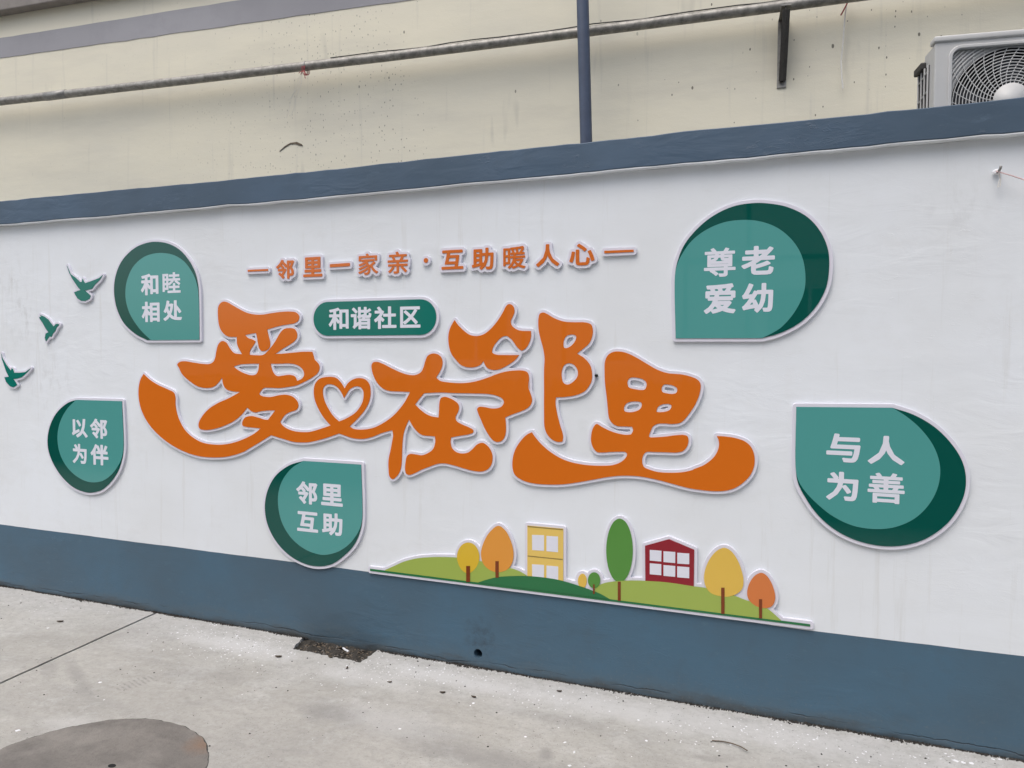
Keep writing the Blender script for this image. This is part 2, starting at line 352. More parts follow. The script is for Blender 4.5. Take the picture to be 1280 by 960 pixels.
def tube(bm, pts, r, seg=10, cap=True, closed=False):
    pts = [Vector(p) for p in pts]; n = len(pts); rings = []
    up = None
    for i, p in enumerate(pts):
        if closed: d = (pts[(i+1) % n]-pts[i-1]).normalized()
        else: d = (pts[min(i+1, n-1)]-pts[max(i-1, 0)]).normalized()
        if up is None: up = Vector((0, 0, 1)) if abs(d.z) < .9 else Vector((0, 1, 0))
        a = d.cross(up).normalized(); b = a.cross(d).normalized(); up = b
        rr = r(i/(n-1)) if callable(r) else r
        rings.append([bm.verts.new(p+a*math.cos(2*math.pi*j/seg)*rr+b*math.sin(2*math.pi*j/seg)*rr) for j in range(seg)])
    for i in range(n if closed else n-1):
        A, B = rings[i], rings[(i+1) % n]
        for j in range(seg): bm.faces.new((A[j], A[(j+1) % seg], B[(j+1) % seg], B[j]))
    if cap and not closed:
        bm.faces.new(rings[0]); bm.faces.new(rings[-1][::-1])
def disc(bm, c, r, seg, w0, w1):
    """cylinder whose axis is w (y)"""
    a = [bm.verts.new((c[0]+r*math.cos(2*math.pi*i/seg), w0, c[1]+r*math.sin(2*math.pi*i/seg))) for i in range(seg)]
    b = [bm.verts.new((v.co.x, w1, v.co.z)) for v in a]
    for i in range(seg): bm.faces.new((a[i], a[(i+1) % seg], b[(i+1) % seg], b[i]))
    bm.faces.new(a); bm.faces.new(b[::-1])

# ------------------------------------------------------------------ outlines
def smooth_loop(pts, n=6):
    """closed centripetal Catmull-Rom; a point with a third entry is a corner"""
    P = [np.array(p[:2], float) for p in pts]; C = [len(p) > 2 for p in pts]; N = len(P); out = []
    for i in range(N):
        p1, p2 = P[i], P[(i+1) % N]
        if C[i] and C[(i+1) % N]:
            out.append(p1); continue
        p0 = P[i-1] if not C[i] else p1-(p2-p1)*.5
        p3 = P[(i+2) % N] if not C[(i+1) % N] else p2+(p2-p1)*.5
        t = [0]
        for a, b in ((p0, p1), (p1, p2), (p2, p3)): t.append(t[-1]+max(np.linalg.norm(b-a), 1e-6)**.5)
        for j in range(n):
            s = t[1]+(t[2]-t[1])*j/n
            A1 = (t[1]-s)/(t[1]-t[0])*p0+(s-t[0])/(t[1]-t[0])*p1
            A2 = (t[2]-s)/(t[2]-t[1])*p1+(s-t[1])/(t[2]-t[1])*p2
            A3 = (t[3]-s)/(t[3]-t[2])*p2+(s-t[2])/(t[3]-t[2])*p3
            B1 = (t[2]-s)/(t[2]-t[0])*A1+(s-t[0])/(t[2]-t[0])*A2
            B2 = (t[3]-s)/(t[3]-t[1])*A2+(s-t[1])/(t[3]-t[1])*A3
            out.append((t[2]-s)/(t[2]-t[1])*B1+(s-t[1])/(t[2]-t[1])*B2)
    return [tuple(p) for p in out]
def L(ox, oy, s, pts): return [(ox+p[0]/s, oy+p[1]/s)+tuple(p[2:]) for p in pts]
def wall_loop(pts, w, n=6, frame=FRONT): return [frame.px(p[0], p[1], w) for p in smooth_loop(pts, n)]
def sdf(loops, X, Y):
    px = X.ravel(); py = Y.ravel(); d2 = np.full(px.shape, 1e9); ins = np.zeros(px.shape, bool)
    for lp in loops:
        a = np.array(lp); b = np.roll(a, -1, 0)
        for (x1, y1), (x2, y2) in zip(a, b):
            ex, ey = x2-x1, y2-y1; l2 = ex*ex+ey*ey
            if l2 < 1e-14: continue
            # distances only near the segment matter; skip far rows cheaply
            wx, wy = px-x1, py-y1
            t = np.clip((wx*ex+wy*ey)/l2, 0, 1)
            dx, dy = wx-t*ex, wy-t*ey
            np.minimum(d2, dx*dx+dy*dy, out=d2)
            if y1 != y2:
                cr = ((y1 > py) != (y2 > py)) & (px < (x2-x1)*(py-y1)/(y2-y1)+x1)
                ins ^= cr
    d = np.sqrt(d2); d[ins] *= -1
    return d.reshape(X.shape)
def grow(groups, off, g, minarea=0.0):
    """outline of the union of the shapes grown by off; groups: list of loop lists (even-odd each)"""
    allp = np.array([p for lps in groups for lp in lps for p in lp])
    x0, y0 = allp.min(0)-off-3*g; x1, y1 = allp.max(0)+off+3*g
    xs = np.arange(x0, x1, g); ys = np.arange(y0, y1, g); X, Y = np.meshgrid(xs, ys)
    S = None
    for lps in groups:
        d = sdf(lps, X, Y); S = d if S is None else np.minimum(S, d)
    S = S-off; S[S == 0] = 1e-9
    ny, nx = S.shape; I = S < 0; seg = {}
    def vh(i, j): t = S[i, j]/(S[i, j]-S[i, j+1]); return (xs[j]+g*t, ys[i])
    def vv(i, j): t = S[i, j]/(S[i, j]-S[i+1, j]); return (xs[j], ys[i]+g*t)
    code = I[:-1, :-1]*1+I[:-1, 1:]*2+I[1:, 1:]*4+I[1:, :-1]*8
    pos = {}; nxt = {}
    def E(k, i, j):   # edge keys: 0 bottom,1 right,2 top,3 left
        key = ('h', i, j) if k == 0 else ('v', i, j+1) if k == 1 else ('h', i+1, j) if k == 2 else ('v', i, j)
        if key not in pos: pos[key] = vh(key[1], key[2]) if key[0] == 'h' else vv(key[1], key[2])
        return key
    tab = {1: [(3, 0)], 2: [(0, 1)], 3: [(3, 1)], 4: [(1, 2)], 6: [(0, 2)], 7: [(3, 2)], 8: [(2, 3)], 9: [(2, 0)],
           11: [(2, 1)], 12: [(1, 3)], 13: [(1, 0)], 14: [(0, 3)], 5: [(3, 0), (1, 2)], 10: [(0, 1), (2, 3)]}
    for i, j in zip(*np.nonzero((code > 0) & (code < 15))):
        for a, b in tab[int(code[i, j])]: nxt.setdefault(E(a, i, j), []).append(E(b, i, j))
    loops = []
    while nxt:
        s0 = next(iter(nxt)); k_ = s0; lp = []
        while k_ in nxt:
            lp.append(pos[k_]); q = nxt[k_].pop(); 
            if not nxt[k_]: del nxt[k_]
            k_ = q
        if len(lp) < 5: continue
        a = np.array(lp); area = abs(np.sum(a[:, 0]*np.roll(a[:, 1], -1)-a[:, 1]*np.roll(a[:, 0], -1))/2)
        if area < minarea: continue
        # drop nearly collinear points
        keep = [a[0]]
        for q in range(1, len(a)):
            p0 = keep[-1]; p1 = a[q]; p2 = a[(q+1) % len(a)]
            c = abs((p1[0]-p0[0])*(p2[1]-p0[1])-(p1[1]-p0[1])*(p2[0]-p0[0]))/(np.linalg.norm(p2-p0)+1e-9)
            if c > g*.025 or np.linalg.norm(p1-p0) > .02: keep.append(p1)
        loops.append([tuple(p) for p in keep])
    return loops

# glyph outlines from the built-in font
_gc = {}
def glyph(ch, bold):
    key = (ch, bold)
    if key in _gc: return _gc[key]
    cu = bpy.data.curves.new('t', 'FONT'); cu.body = ch; cu.size = 1; cu.resolution_u = 3; cu.fill_mode = 'NONE'
    ob = bpy.data.objects.new('t', cu); col.objects.link(ob)
    me = bpy.data.meshes.new_from_object(ob)
    adj = {}
    for e in me.edges:
        a, b = e.vertices; adj.setdefault(a, []).append(b); adj.setdefault(b, []).append(a)
    loops = []; seen = set()
    for s0 in adj:
        if s0 in seen: continue
        lp = []; cur = s0; prev = None
        while cur not in seen:
            seen.add(cur); lp.append((me.vertices[cur].co.x, me.vertices[cur].co.y))
            nx_ = [q for q in adj[cur] if q != prev and q not in seen]
            if not nx_: break
            prev, cur = cur, nx_[0]
        if len(lp) > 2: loops.append(lp)
    bpy.data.objects.remove(ob); bpy.data.curves.remove(cu); bpy.data.meshes.remove(me)
    # overlapping strokes: union by growing each outline together (non-zero winding via signed area)
    if bold: loops = grow([loops], bold, .0065)
    _gc[key] = loops
    return loops
def fit_glyph(ch, x0, y0, x1, y1, w, bold=.020):
    """glyph fitted to a pixel box of the photo, on the wall plane at depth w -> loops in metres"""
    lps = glyph(ch, bold)
    a = np.array([p for lp in lps for p in lp]); lo, hi = a.min(0), a.max(0)
    cx, cy = (x0+x1)/2, (y0+y1)/2
    slope = (cy-436)/(cx+1720)
    hh = (y1-y0)-abs(slope)*(x1-x0)*.8
    u0, _ = FRONT.px(x0, cy, w); u1, _ = FRONT.px(x1, cy, w)
    _, z1 = FRONT.px(cx, cy-hh/2, w); _, z0 = FRONT.px(cx, cy+hh/2, w)
    sx, sy = (u1-u0)/(hi[0]-lo[0]), (z1-z0)/(hi[1]-lo[1])
    return [[(u0+(p[0]-lo[0])*sx, z0+(p[1]-lo[1])*sy) for p in lp] for lp in lps]

# ================================================================== SETTING
# ---- ground: base sheet, two concrete slabs with the joint and the drain notch between them
bm = bmesh.new()
for a in ((-150, -150), (150, -150), (150, 150), (-150, 150)): bm.verts.new((a[0], a[1], -.06))
bm.faces.new(bm.verts)
g_ = bm_obj('ground', bm, 'joint_filler'); g_['kind'] = 'structure'
J0 = np.array(ground_px(183, 771.5)); J1 = np.array(ground_px(0, 854)); jd = J1-J0
jp = lambda y: J0[0]+jd[0]*(y-J0[1])/jd[1]
gap = .017
def joint_side(s):
    random.seed(3)
    return [(jp(y)+s*gap/2+random.uniform(-.0012, .0012), y) for y in np.linspace(.10, -7.5, 90)]
plate('concrete_slab', [[(-14, .10)]+joint_side(-1)+[(-14, -7.5)]], -.058, 0, 'concrete', g_, horizontal=True)
random.seed(5)
DR = [ground_px(*p) for p in ((366, 811), (376, 799), (380, 795))]
dr_r = [ground_px(*p) for p in ((470, 811), (466, 817), (451, 828))]
def jag(a, b, n, amp):
    return [(a[0]+(b[0]-a[0])*t+random.uniform(-amp, amp), a[1]+(b[1]-a[1])*t+random.uniform(-amp, amp)) for t in np.linspace(0, 1, n)[1:-1]]
drain = [(DR[0][0]+.0, .10)]
notch = [(dr_r[1][0], .10)]+[dr_r[1]]+jag(dr_r[1], dr_r[2], 12, .006)+[dr_r[2]]+jag(dr_r[2], DR[0], 44, .0055)+[DR[0]]+jag(DR[0], DR[1], 9, .005)+[DR[1], (DR[1][0], .10)]
plate('concrete_slab', [[(10, .10)]+notch+joint_side(1)+[(10, -7.5)]], -.058, 0, 'concrete', g_, horizontal=True)
plate('concrete_slab', [[(-14, -7.51), (10, -7.51), (10, -30), (-14, -30)]], -.058, -.001, 'concrete', g_, horizontal=True)

# ---- boundary wall
xs_ = [-12]+list(np.linspace(-7, 3, 160))+[6]
def edge_line(pts, w, amp, seed, frame=FRONT):
    P = [frame.px(a, b, w) for a, b in pts]
    rs = np.random.RandomState(seed); ux = [p[0] for p in P]; uz = [p[1] for p in P]
    m0 = (uz[-1]-uz[0])/(ux[-1]-ux[0])
    out = []; nz = 0
    for x in xs_:
        nz = nz*.75+rs.normal()*amp
        if x < ux[0]: z = uz[0]
        elif x > ux[-1]: z = uz[-1]
        else: z = np.interp(x, ux, uz)
        out.append((x, z+nz))
    return out
COV = -.042
capb = edge_line([(0, 281), (160, 268), (320, 254), (480, 239.5), (640, 224.5), (800, 209.5), (960, 194.5), (1120, 178.5), (1280, 165.5)], COV, .0014, 1)
capt = edge_line([(0, 251.5), (320, 221), (640, 187.5), (960, 154), (1280, 121.5)], COV, .0012, 2)
band = edge_line([(0, 655.5), (320, 697), (500, 719.5), (1047, 792.5), (1280, 820.5)], 0, .0006, 4)
bw = thing('boundary_wall', 'long white plastered boundary wall with blue-grey base band and blue-grey coping, carrying the signs', 'wall', z=0)
plate('plaster_face', [band+[(x, z-.003) for x, z in capb][::-1]], 0, .12, 'white_plaster', bw)
rs = np.random.RandomState(12); lipn = np.convolve(rs.normal(size=len(capb)+4), np.ones(5)/5, 'valid')
plate('plaster_lip', [[(x, z-.0015-.003*abs(n_)) for (x, z), n_ in zip(capb, lipn)]+[(x, z+.001) for x, z in capb][::-1]], COV+.002, .118, 'white_plaster', bw)
hx, hz = FRONT.px(597.5, 817)
hole = [(hx+.022*math.cos(a), hz+.0225*math.sin(a)) for a in np.linspace(0, 2*math.pi, 25)[:-1]]
plate('painted_band', [[(-12, -.05)]+band+[(6, -.05)], hole[::-1]], 0, .12, 'blue_paint', bw)
plate('coping', [[(x, z+.0012) for x, z in capb]+capt[::-1]], COV, .135, 'coping_paint', bw, bevel=.004)
bm = bmesh.new()
A = [bm.verts.new((hx+.0222*math.cos(a), .001, hz+.0227*math.sin(a))) for a in np.linspace(0, 2*math.pi, 25)[:-1]]
B = [bm.verts.new((v.co.x, .11, v.co.z)) for v in A]
for i in range(24): bm.faces.new((A[i], A[(i+1) % 24], B[(i+1) % 24], B[i]))
bm.faces.new(B)
bm_obj('weep_hole', bm, 'black_hole', bw)

# ---- building behind
bb = thing('building', 'cream rendered building behind the boundary wall with a grey-violet painted stripe', 'building', BACK)
plate('wall', [[(-12, 0), (9, 0), (9, 5.2), (-12, 5.2)]], 0, .25, 'cream_render', bb)
s0, s1 = BACK.px(0, 73, 0), BACK.px(500, 2, 0); t0, t1 = BACK.px(0, 48, 0), BACK.px(300, 0.3, 0)
zb = s0[1]; zt = t0[1]
sl_b = (s1[1]-s0[1])/(s1[0]-s0[0]); sl_t = (t1[1]-t0[1])/(t1[0]-t0[0])
rs = np.random.RandomState(5)
ux = np.linspace(-6, 6, 120)
plate('painted_stripe', [[(u, zb+sl_b*(u-s0[0])+rs.normal()*.0012) for u in ux]+[(u, zt+sl_t*(u-t0[0])+rs.normal()*.0012) for u in ux][::-1]], -.003, .002, 'stripe_paint', bb)
e0, e1 = BACK.px(0, 13, -.07), BACK.px(75, 0, -.07)
sl_e = (e1[1]-e0[1])/(e1[0]-e0[0])
plate('ledge', [[(-8, e0[1]+sl_e*(-8-e0[0])), (8, e0[1]+sl_e*(8-e0[0])), (8, e0[1]+sl_e*(8-e0[0])+.14), (-8, e0[1]+sl_e*(-8-e0[0])+.14)]], -.07, .001, 'ledge_paint', bb, bevel=.006)

# ---- building across the lane (seen only as reflections in the glossy panels)
OPP = Frame(0, -10.5, math.pi)
ob_ = thing('building', 'beige building across the lane, opposite the painted wall', 'building', OPP)
wins = [(u, 1.35) for u in (-7.6, -4.4, -1.2, 2.0, 5.2)]+[(u, 4.2) for u in (-7.6, -4.4, -1.2, 2.0, 5.2)]
plate('wall', [[(-10, .9), (7.5, .9), (7.5, 8.4), (-10, 8.4)]]+[[(u, z), (u+1.5, z), (u+1.5, z+1.4), (u, z+1.4)][::-1] for u, z in wins], 0, .2, 'opposite_wall', ob_)
plate('painted_band', [[(-10, 0), (7.5, 0), (7.5, .9), (-10, .9)]], -.01, .2, 'blue_paint', ob_)
for u in (-8.6, -7.9, -5.5, -4.9, -2.6, -1.75, .55, 1.65, 4.0, 4.85, 7.0):
    plate('joint_strip', [[(u, .92), (u+.07, .92), (u+.07, 8.35), (u, 8.35)]], -.012, .002, 'black_hole', ob_)
plate('joint_strip', [[(-9.9, 3.2), (7.4, 3.2), (7.4, 3.28), (-9.9, 3.28)]], -.018, .002, 'black_hole', ob_)
for u, z in wins:
    f = plate('window', [[(u, z), (u+1.5, z), (u+1.5, z+1.4), (u, z+1.4)], [(u+.06, z+.06), (u+.06, z+1.34), (u+.72, z+1.34), (u+.72, z+.06)], [(u+.78, z+.06), (u+.78, z+1.34), (u+1.44, z+1.34), (u+1.44, z+.06)]], .05, .1, 'pvc_white', ob_)
    plate('pane', [[(u+.05, z+.05), (u+1.45, z+.05), (u+1.45, z+1.35), (u+.05, z+1.35)]], .07, .08, 'window_glass', f)

# ---- added dark leafy block behind the camera, stands in for a parked car in reflections
simple('stand_in_leaf', (.045, .07, .03, 1), .7, 0, 30, .5, .5)
hd = thing('reflection_stand_in', 'dark leafy stand-in for a parked car behind the camera, added for the panel reflections', 'reflection_stand_in', FRONT, u=-4, w=-4.2, z=0)
rs_ = random.Random(4); bm = bmesh.new(); box(bm, (-13, -4.55, 0), (5, -3.95, 1.12)); bm_obj('stand_in_core', bm, 'soil', hd)
bm = bmesh.new()
for i in range(13000):
    f_ = rs_.random(); x = rs_.uniform(-13.05, 5.05)
    if f_ < .5: p = Vector((x, -3.92+rs_.uniform(-.06, .05), rs_.uniform(.04, 1.2)))
    elif f_ < .72: p = Vector((x, rs_.uniform(-4.6, -3.9), 1.14+rs_.uniform(-.03, .09)))
    elif f_ < .95: p = Vector((x, -4.58+rs_.uniform(-.05, .06), rs_.uniform(.04, 1.2)))
    else: p = Vector((rs_.choice((-13.03, 5.03)), rs_.uniform(-4.6, -3.9), rs_.uniform(.04, 1.2)))
    a = Vector((rs_.gauss(0, 1), rs_.gauss(0, 1), rs_.gauss(0, 1))).normalized(); b = a.cross(Vector((rs_.gauss(0, 1), rs_.gauss(0, 1), rs_.gauss(0, 1)))).normalized()
    q = rs_.uniform(.03, .055)
    bm.faces.new([bm.verts.new(p+v) for v in (a*q, b*q*.55, -a*q, -b*q*.55)])
bm_obj('stand_in_leaves', bm, 'stand_in_leaf', hd, kind='stuff')

# ================================================================== SIGNS
FW = -.0150       # front face depth of the acrylic
BK = -.0125        # front of the white foam board
def centre(loops):
    a = np.array([p for lp in loops for p in lp]); return (a[:, 0].min()+a[:, 0].max())/2, a[:, 1].min()
def face(name, loops, parent, mat, lvl=0, label=None, t=.0025):
    return plate(name, loops, FW-lvl*.0006, (BK if lvl == 0 else FW-lvl*.0006+.0008)+.0002, mat, parent, label=label)

# ---- big orange lettering (traced outline points)
c = 1
def PX(x0, y0): return lambda pts: L(x0, y0, 8, pts)
A_, B_, C_, D_ = PX(160, 360), PX(300, 360), PX(160, 460), PX(300, 460)
E_, F_, G_, H_ = PX(440, 360), PX(380, 460), PX(440, 490), PX(540, 490)
g2, I_, K_, L_, O_, P_, Q_ = PX(540, 370), PX(640, 370), PX(630, 460), PX(740, 420), PX(630, 510), PX(720, 510), PX(800, 510)
ai = (A_([(905, 180), (940, 140), (985, 140), (1040, 170), (1100, 205)]) + B_([(60, 245), (150, 265), (230, 265), (320, 250), (420, 238), (500, 235), (560, 245), (590, 280), (585, 320), (550, 350), (490, 362), (400, 378), (270, 415, c), (285, 480), (300, 540), (295, 590), (260, 625), (215, 630), (190, 600), (180, 560), (170, 500), (160, 450, c), (110, 458), (50, 470, c), (80, 500), (125, 515), (155, 535, c), (130, 580), (100, 625), (95, 668, c), (160, 672), (230, 668), (290, 615), (350, 535), (400, 450), (440, 410), (490, 400), (540, 408), (565, 440), (570, 490), (545, 530), (490, 570), (430, 605), (350, 660, c), (440, 655), (540, 645), (640, 637), (722, 638, c), (735, 680), (745, 715), (785, 760), (795, 800), (775, 850), (720, 895), (650, 935)])
 + D_([(560, 175), (480, 190), (400, 200), (300, 198), (240, 200), (210, 225), (190, 262, c), (220, 280), (300, 290), (400, 270), (470, 268), (530, 290), (575, 340), (582, 385), (560, 420), (500, 440), (450, 470), (400, 540, c), (430, 580), (500, 620), (600, 640), (700, 638), (800, 610), (905, 575, c), (840, 500), (780, 400), (745, 310), (738, 210), (755, 150), (800, 105), (880, 88), (950, 95), (1000, 135), (1045, 205, c)])
 + F_([(440, 150), (500, 110), (560, 100), (620, 120), (655, 170), (665, 240), (655, 320), (620, 400), (560, 480), (455, 585, c), (500, 610), (600, 615), (700, 595), (800, 545), (900, 470), (1000, 350), (1060, 240, c), (950, 235), (860, 230), (800, 212), (740, 160), (700, 90), (680, 30)])
 + E_([(195, 770), (210, 745), (250, 738), (300, 755), (400, 805), (500, 850), (580, 870), (640, 868), (690, 840), (715, 790), (735, 720), (760, 675), (810, 655), (860, 665), (895, 700), (905, 750), (895, 800), (870, 850), (840, 895, c)])
 + g2([(80, 848), (150, 862), (250, 870), (350, 868), (450, 850), (560, 815), (650, 780), (740, 755), (830, 745), (900, 745), (950, 760), (968, 800), (970, 860), (975, 930)])
 + K_([(245, 120), (245, 200), (265, 260), (280, 320), (265, 370), (220, 410), (150, 440), (80, 465), (12, 495, c)])
 + H_([(738, 320), (738, 400), (725, 450), (700, 485), (660, 500), (620, 490), (580, 450), (530, 370), (490, 280), (460, 210), (450, 170), (470, 150), (520, 150), (600, 165), (660, 160), (700, 140), (718, 100), (700, 65), (640, 35), (560, 20), (400, 14), (200, 10)])
 + G_([(900, 5), (720, 12, c), (680, 60), (630, 125, c), (680, 175), (740, 220), (800, 245), (865, 255, c), (870, 180), (875, 100), (890, 60), (930, 48), (970, 60), (1020, 85), (1060, 120), (1070, 160), (1055, 210), (1035, 250), (1045, 290), (1100, 325), (1160, 350), (1212, 382), (1210, 405), (1160, 425), (1080, 438), (990, 455, c), (985, 500), (1000, 560), (1040, 600), (1100, 615), (1160, 605), (1200, 575)])
 + H_([(450, 525), (500, 508), (545, 530), (590, 590), (605, 650), (595, 720), (560, 770), (500, 795), (420, 790), (320, 765), (220, 735), (130, 715), (60, 718)])
 + G_([(780, 745), (700, 775), (620, 815), (570, 830), (540, 815), (530, 770), (535, 700), (550, 640), (580, 620), (640, 625), (700, 632), (760, 610), (810, 570), (830, 510), (830, 445, c), (780, 440), (700, 430), (640, 385), (600, 330), (570, 275, c), (540, 340), (515, 420), (505, 500), (500, 600), (495, 720), (480, 790), (450, 840), (405, 872), (375, 845), (365, 780), (365, 680), (385, 580), (400, 500), (410, 430), (402, 382, c), (300, 410), (200, 450), (100, 470)])
 + F_([(480, 700), (420, 680), (350, 655, c), (250, 690), (150, 720), (50, 742)])
 + D_([(640, 745), (540, 740), (440, 712), (310, 672, c), (200, 740), (100, 800)])
 + C_([(1150, 840), (1000, 885), (850, 895), (700, 880), (560, 835), (420, 760), (300, 665), (200, 550), (130, 410), (105, 280), (110, 170), (130, 100), (155, 60, c), (220, 120), (300, 170), (400, 215), (455, 245), (472, 290), (475, 380), (500, 490), (560, 610), (640, 690), (740, 745), (850, 765), (950, 765), (1060, 745), (1180, 700), (1270, 650)])
 + D_([(205, 603, c), (150, 598), (60, 588), (25, 575), (22, 540), (50, 495), (110, 480), (180, 495), (240, 515), (280, 518, c), (350, 425, c), (280, 425), (200, 435), (150, 445), (110, 430), (70, 395, c)])
 + C_([(1150, 450), (1080, 515), (980, 570), (860, 610), (770, 620), (715, 605), (705, 560), (730, 500), (800, 415), (900, 350), (1000, 305), (1120, 240, c), (1040, 232), (980, 210), (950, 160), (940, 95, c), (900, 150), (850, 190), (780, 200), (700, 185), (620, 135), (540, 60)])
 + A_([(510, 800), (492, 765), (520, 738), (570, 732), (650, 745), (740, 758), (810, 760), (850, 740), (870, 700), (885, 620), (905, 560), (940, 530), (980, 545), (1015, 600), (1060, 650), (1140, 662, c), (1110, 610), (1090, 560), (1087, 490, c), (1000, 485), (950, 450), (915, 390), (900, 300)]))
ai_holes = [B_([(-65, 785, c), (0, 765), (100, 758), (190, 757, c), (182, 820), (160, 862), (110, 872), (30, 848), (-30, 815)]),
 B_([(305, 757, c), (400, 757), (500, 755), (580, 775), (630, 820), (640, 870), (620, 905), (570, 930, c), (548, 885), (500, 868), (430, 875), (370, 880), (335, 850), (315, 800)]),
 F_([(400, 300, c), (370, 240), (330, 190), (280, 165), (230, 165), (195, 195), (188, 250), (205, 330), (250, 420), (300, 490), (350, 535, c), (430, 500), (520, 440), (580, 350), (595, 280), (590, 225), (560, 190), (510, 185), (455, 215), (425, 260)])]
lin_l = g2([(225, 240, c), (260, 290), (310, 340), (370, 385), (440, 400), (510, 385), (580, 335), (650, 255), (710, 160), (745, 95), (775, 80), (810, 100), (825, 150), (810, 200), (788, 250), (795, 290), (830, 325), (880, 345), (988, 350, c), (990, 400), (975, 460), (940, 520), (895, 545), (850, 510), (800, 440), (745, 400), (700, 410), (650, 455), (610, 515), (602, 565), (640, 585), (740, 590), (870, 590, c), (830, 640), (760, 690), (680, 730), (620, 740), (560, 725), (530, 690), (515, 650, c), (480, 690), (420, 712), (350, 712), (290, 690), (240, 640), (190, 570), (165, 470), (165, 380), (185, 310)])
fu = (I_([(265, 220), (280, 175), (315, 165), (360, 185), (430, 225), (520, 255), (620, 262), (740, 265), (790, 285), (808, 340), (800, 410), (770, 475), (720, 520), (650, 575, c), (720, 620), (780, 690), (800, 770), (795, 850)])
 + K_([(850, 180), (810, 230), (740, 265), (650, 285), (520, 295, c), (515, 350), (530, 450), (560, 570), (590, 680), (585, 735, c), (540, 740), (480, 715), (430, 660), (405, 590), (400, 450), (400, 200), (400, 20)]) + I_([(325, 620), (310, 520), (285, 430), (265, 330)]))
fu_holes = [I_([(520, 440), (545, 400), (600, 385), (640, 400), (635, 440), (600, 490), (550, 520), (520, 515)]),
 I_([(570, 672), (620, 690), (655, 740), (655, 800), (620, 850), (560, 885), (515, 870), (497, 810), (500, 740), (525, 690)])]
li = (L_([(130, 250), (160, 190), (210, 160), (280, 155), (360, 175), (460, 225), (560, 285), (660, 340), (760, 372), (900, 385), (1000, 410), (1060, 440), (1085, 480), (1080, 560), (1040, 670), (970, 780), (910, 850), (870, 872), (800, 880), (720, 875), (650, 880), (610, 905), (585, 955)])
 + P_([(730, 285), (745, 295, c), (800, 293), (900, 285), (1000, 272), (1080, 270), (1115, 285), (1125, 330), (1110, 385), (1070, 430), (1010, 445), (900, 443), (780, 440), (700, 443), (670, 480), (662, 540), (680, 590), (730, 615), (820, 640), (950, 648), (1080, 640), (1180, 615)])
 + Q_([(530, 615), (640, 570), (730, 500), (775, 430), (790, 370), (785, 320), (768, 280, c), (850, 285), (950, 300), (1050, 335), (1110, 390), (1140, 460), (1145, 560), (1110, 660), (1040, 740), (950, 800), (850, 828), (740, 832), (620, 822), (480, 800), (330, 760), (160, 715)])
 + P_([(640, 685), (550, 678), (440, 678), (320, 690), (180, 715)])
 + O_([(700, 750), (560, 765), (430, 765), (300, 755), (190, 725), (110, 670), (85, 600), (88, 500), (115, 410), (170, 325), (230, 265), (278, 243, c), (310, 290), (370, 360), (450, 430), (560, 500), (680, 545), (820, 570), (960, 578), (1080, 572), (1160, 545)])
 + P_([(495, 500), (510, 460), (490, 440), (430, 438), (350, 440), (270, 445), (210, 440), (170, 395), (150, 330), (155, 250), (175, 190), (205, 160), (260, 190), (330, 225), (420, 255), (500, 268), (550, 264, c), (570, 225), (560, 188, c), (490, 185), (410, 180), (360, 150), (330, 100)])
 + L_([(155, 700), (145, 600), (130, 480), (125, 350)]))
li_holes = [L_(p) for p in ([(360, 440), (385, 418), (430, 415), (500, 430), (540, 460), (545, 500), (525, 535), (490, 540), (420, 530), (370, 515), (355, 480)],
 [(700, 510), (720, 487), (760, 485), (820, 500), (850, 525), (845, 565), (815, 578), (740, 572), (700, 555)],
 [(320, 720), (340, 680), (380, 660), (440, 655), (490, 665), (498, 690), (480, 730), (430, 755), (370, 762), (325, 750)],
 [(645, 755), (660, 710), (700, 685), (770, 680), (793, 695), (785, 730), (740, 755), (660, 760)])]
def lettering(label, sets, part_labels, cells=.004):
    faces = [[wall_loop(lp, FW, 5) for lp in s] for s in sets]
    u, z = centre([lp for f in faces for lp in f])
    t = thing('sign_letter', label, 'sign lettering', u=u, z=z, group='big orange lettering on the wall')
    back = grow(faces, .0125, cells, .00004)
    plate('backing_board', back, BK, .001, 'pvc_white', t, bevel=.0008)
    for f, pl in zip(faces, part_labels): face('face_panel', f, t, 'orange_acrylic', label=pl)
    return t
lettering('large orange cut-out of 爱 running through a heart into 在 and the left half of 邻', [[ai]+ai_holes, [lin_l]], ['orange 爱, heart and 在 in one stroke', 'orange left top of 邻'])
lettering('orange cut-out right half of 邻, shaped like a capital B on a stem', [[fu]+fu_holes], [None])
lettering('orange cut-out character 里 with four small openings and a long swoosh beneath', [[li]+li_holes], [None])

# ---- small slogan characters
S4 = lambda ox, oy, s, b: (ox+b[0]/s, oy+b[1]/s, ox+b[2]/s, oy+b[3]/s)
s1 = lambda *b: S4(300, 290, 4.923, b)
s2 = lambda *b: S4(540, 290, 4.923, b)
SL = 'small orange slogan characters on white boards'
slog = [('邻', s1(222, 168, 332, 290), 'small orange character 邻, first of the slogan after the left dash'), ('里', s1(388, 152, 505, 278), 'small orange character 里, squarish second one of the slogan'),
 ('家', s1(727, 130, 848, 265), 'small orange character 家 on white board, above the green pill sign'), ('亲', s1(908, 118, 1032, 258), 'small orange character 亲 just left of the slogan dot'),
 ('互', s2(58, 108, 192, 232), 'small orange character 互 just right of the slogan dot'), ('助', s2(245, 95, 378, 235), 'small orange character 助, second to the right of the slogan dot'),
 ('暖', s2(438, 85, 575, 228), 'small orange character 暖, the densest one, third right of the slogan dot'), ('人', s2(640, 72, 783, 215), 'small orange two-stroke character 人, shaped like an upside-down V'),
 ('心', s2(845, 68, 1000, 208), 'small orange character 心, last one before the right dash')]
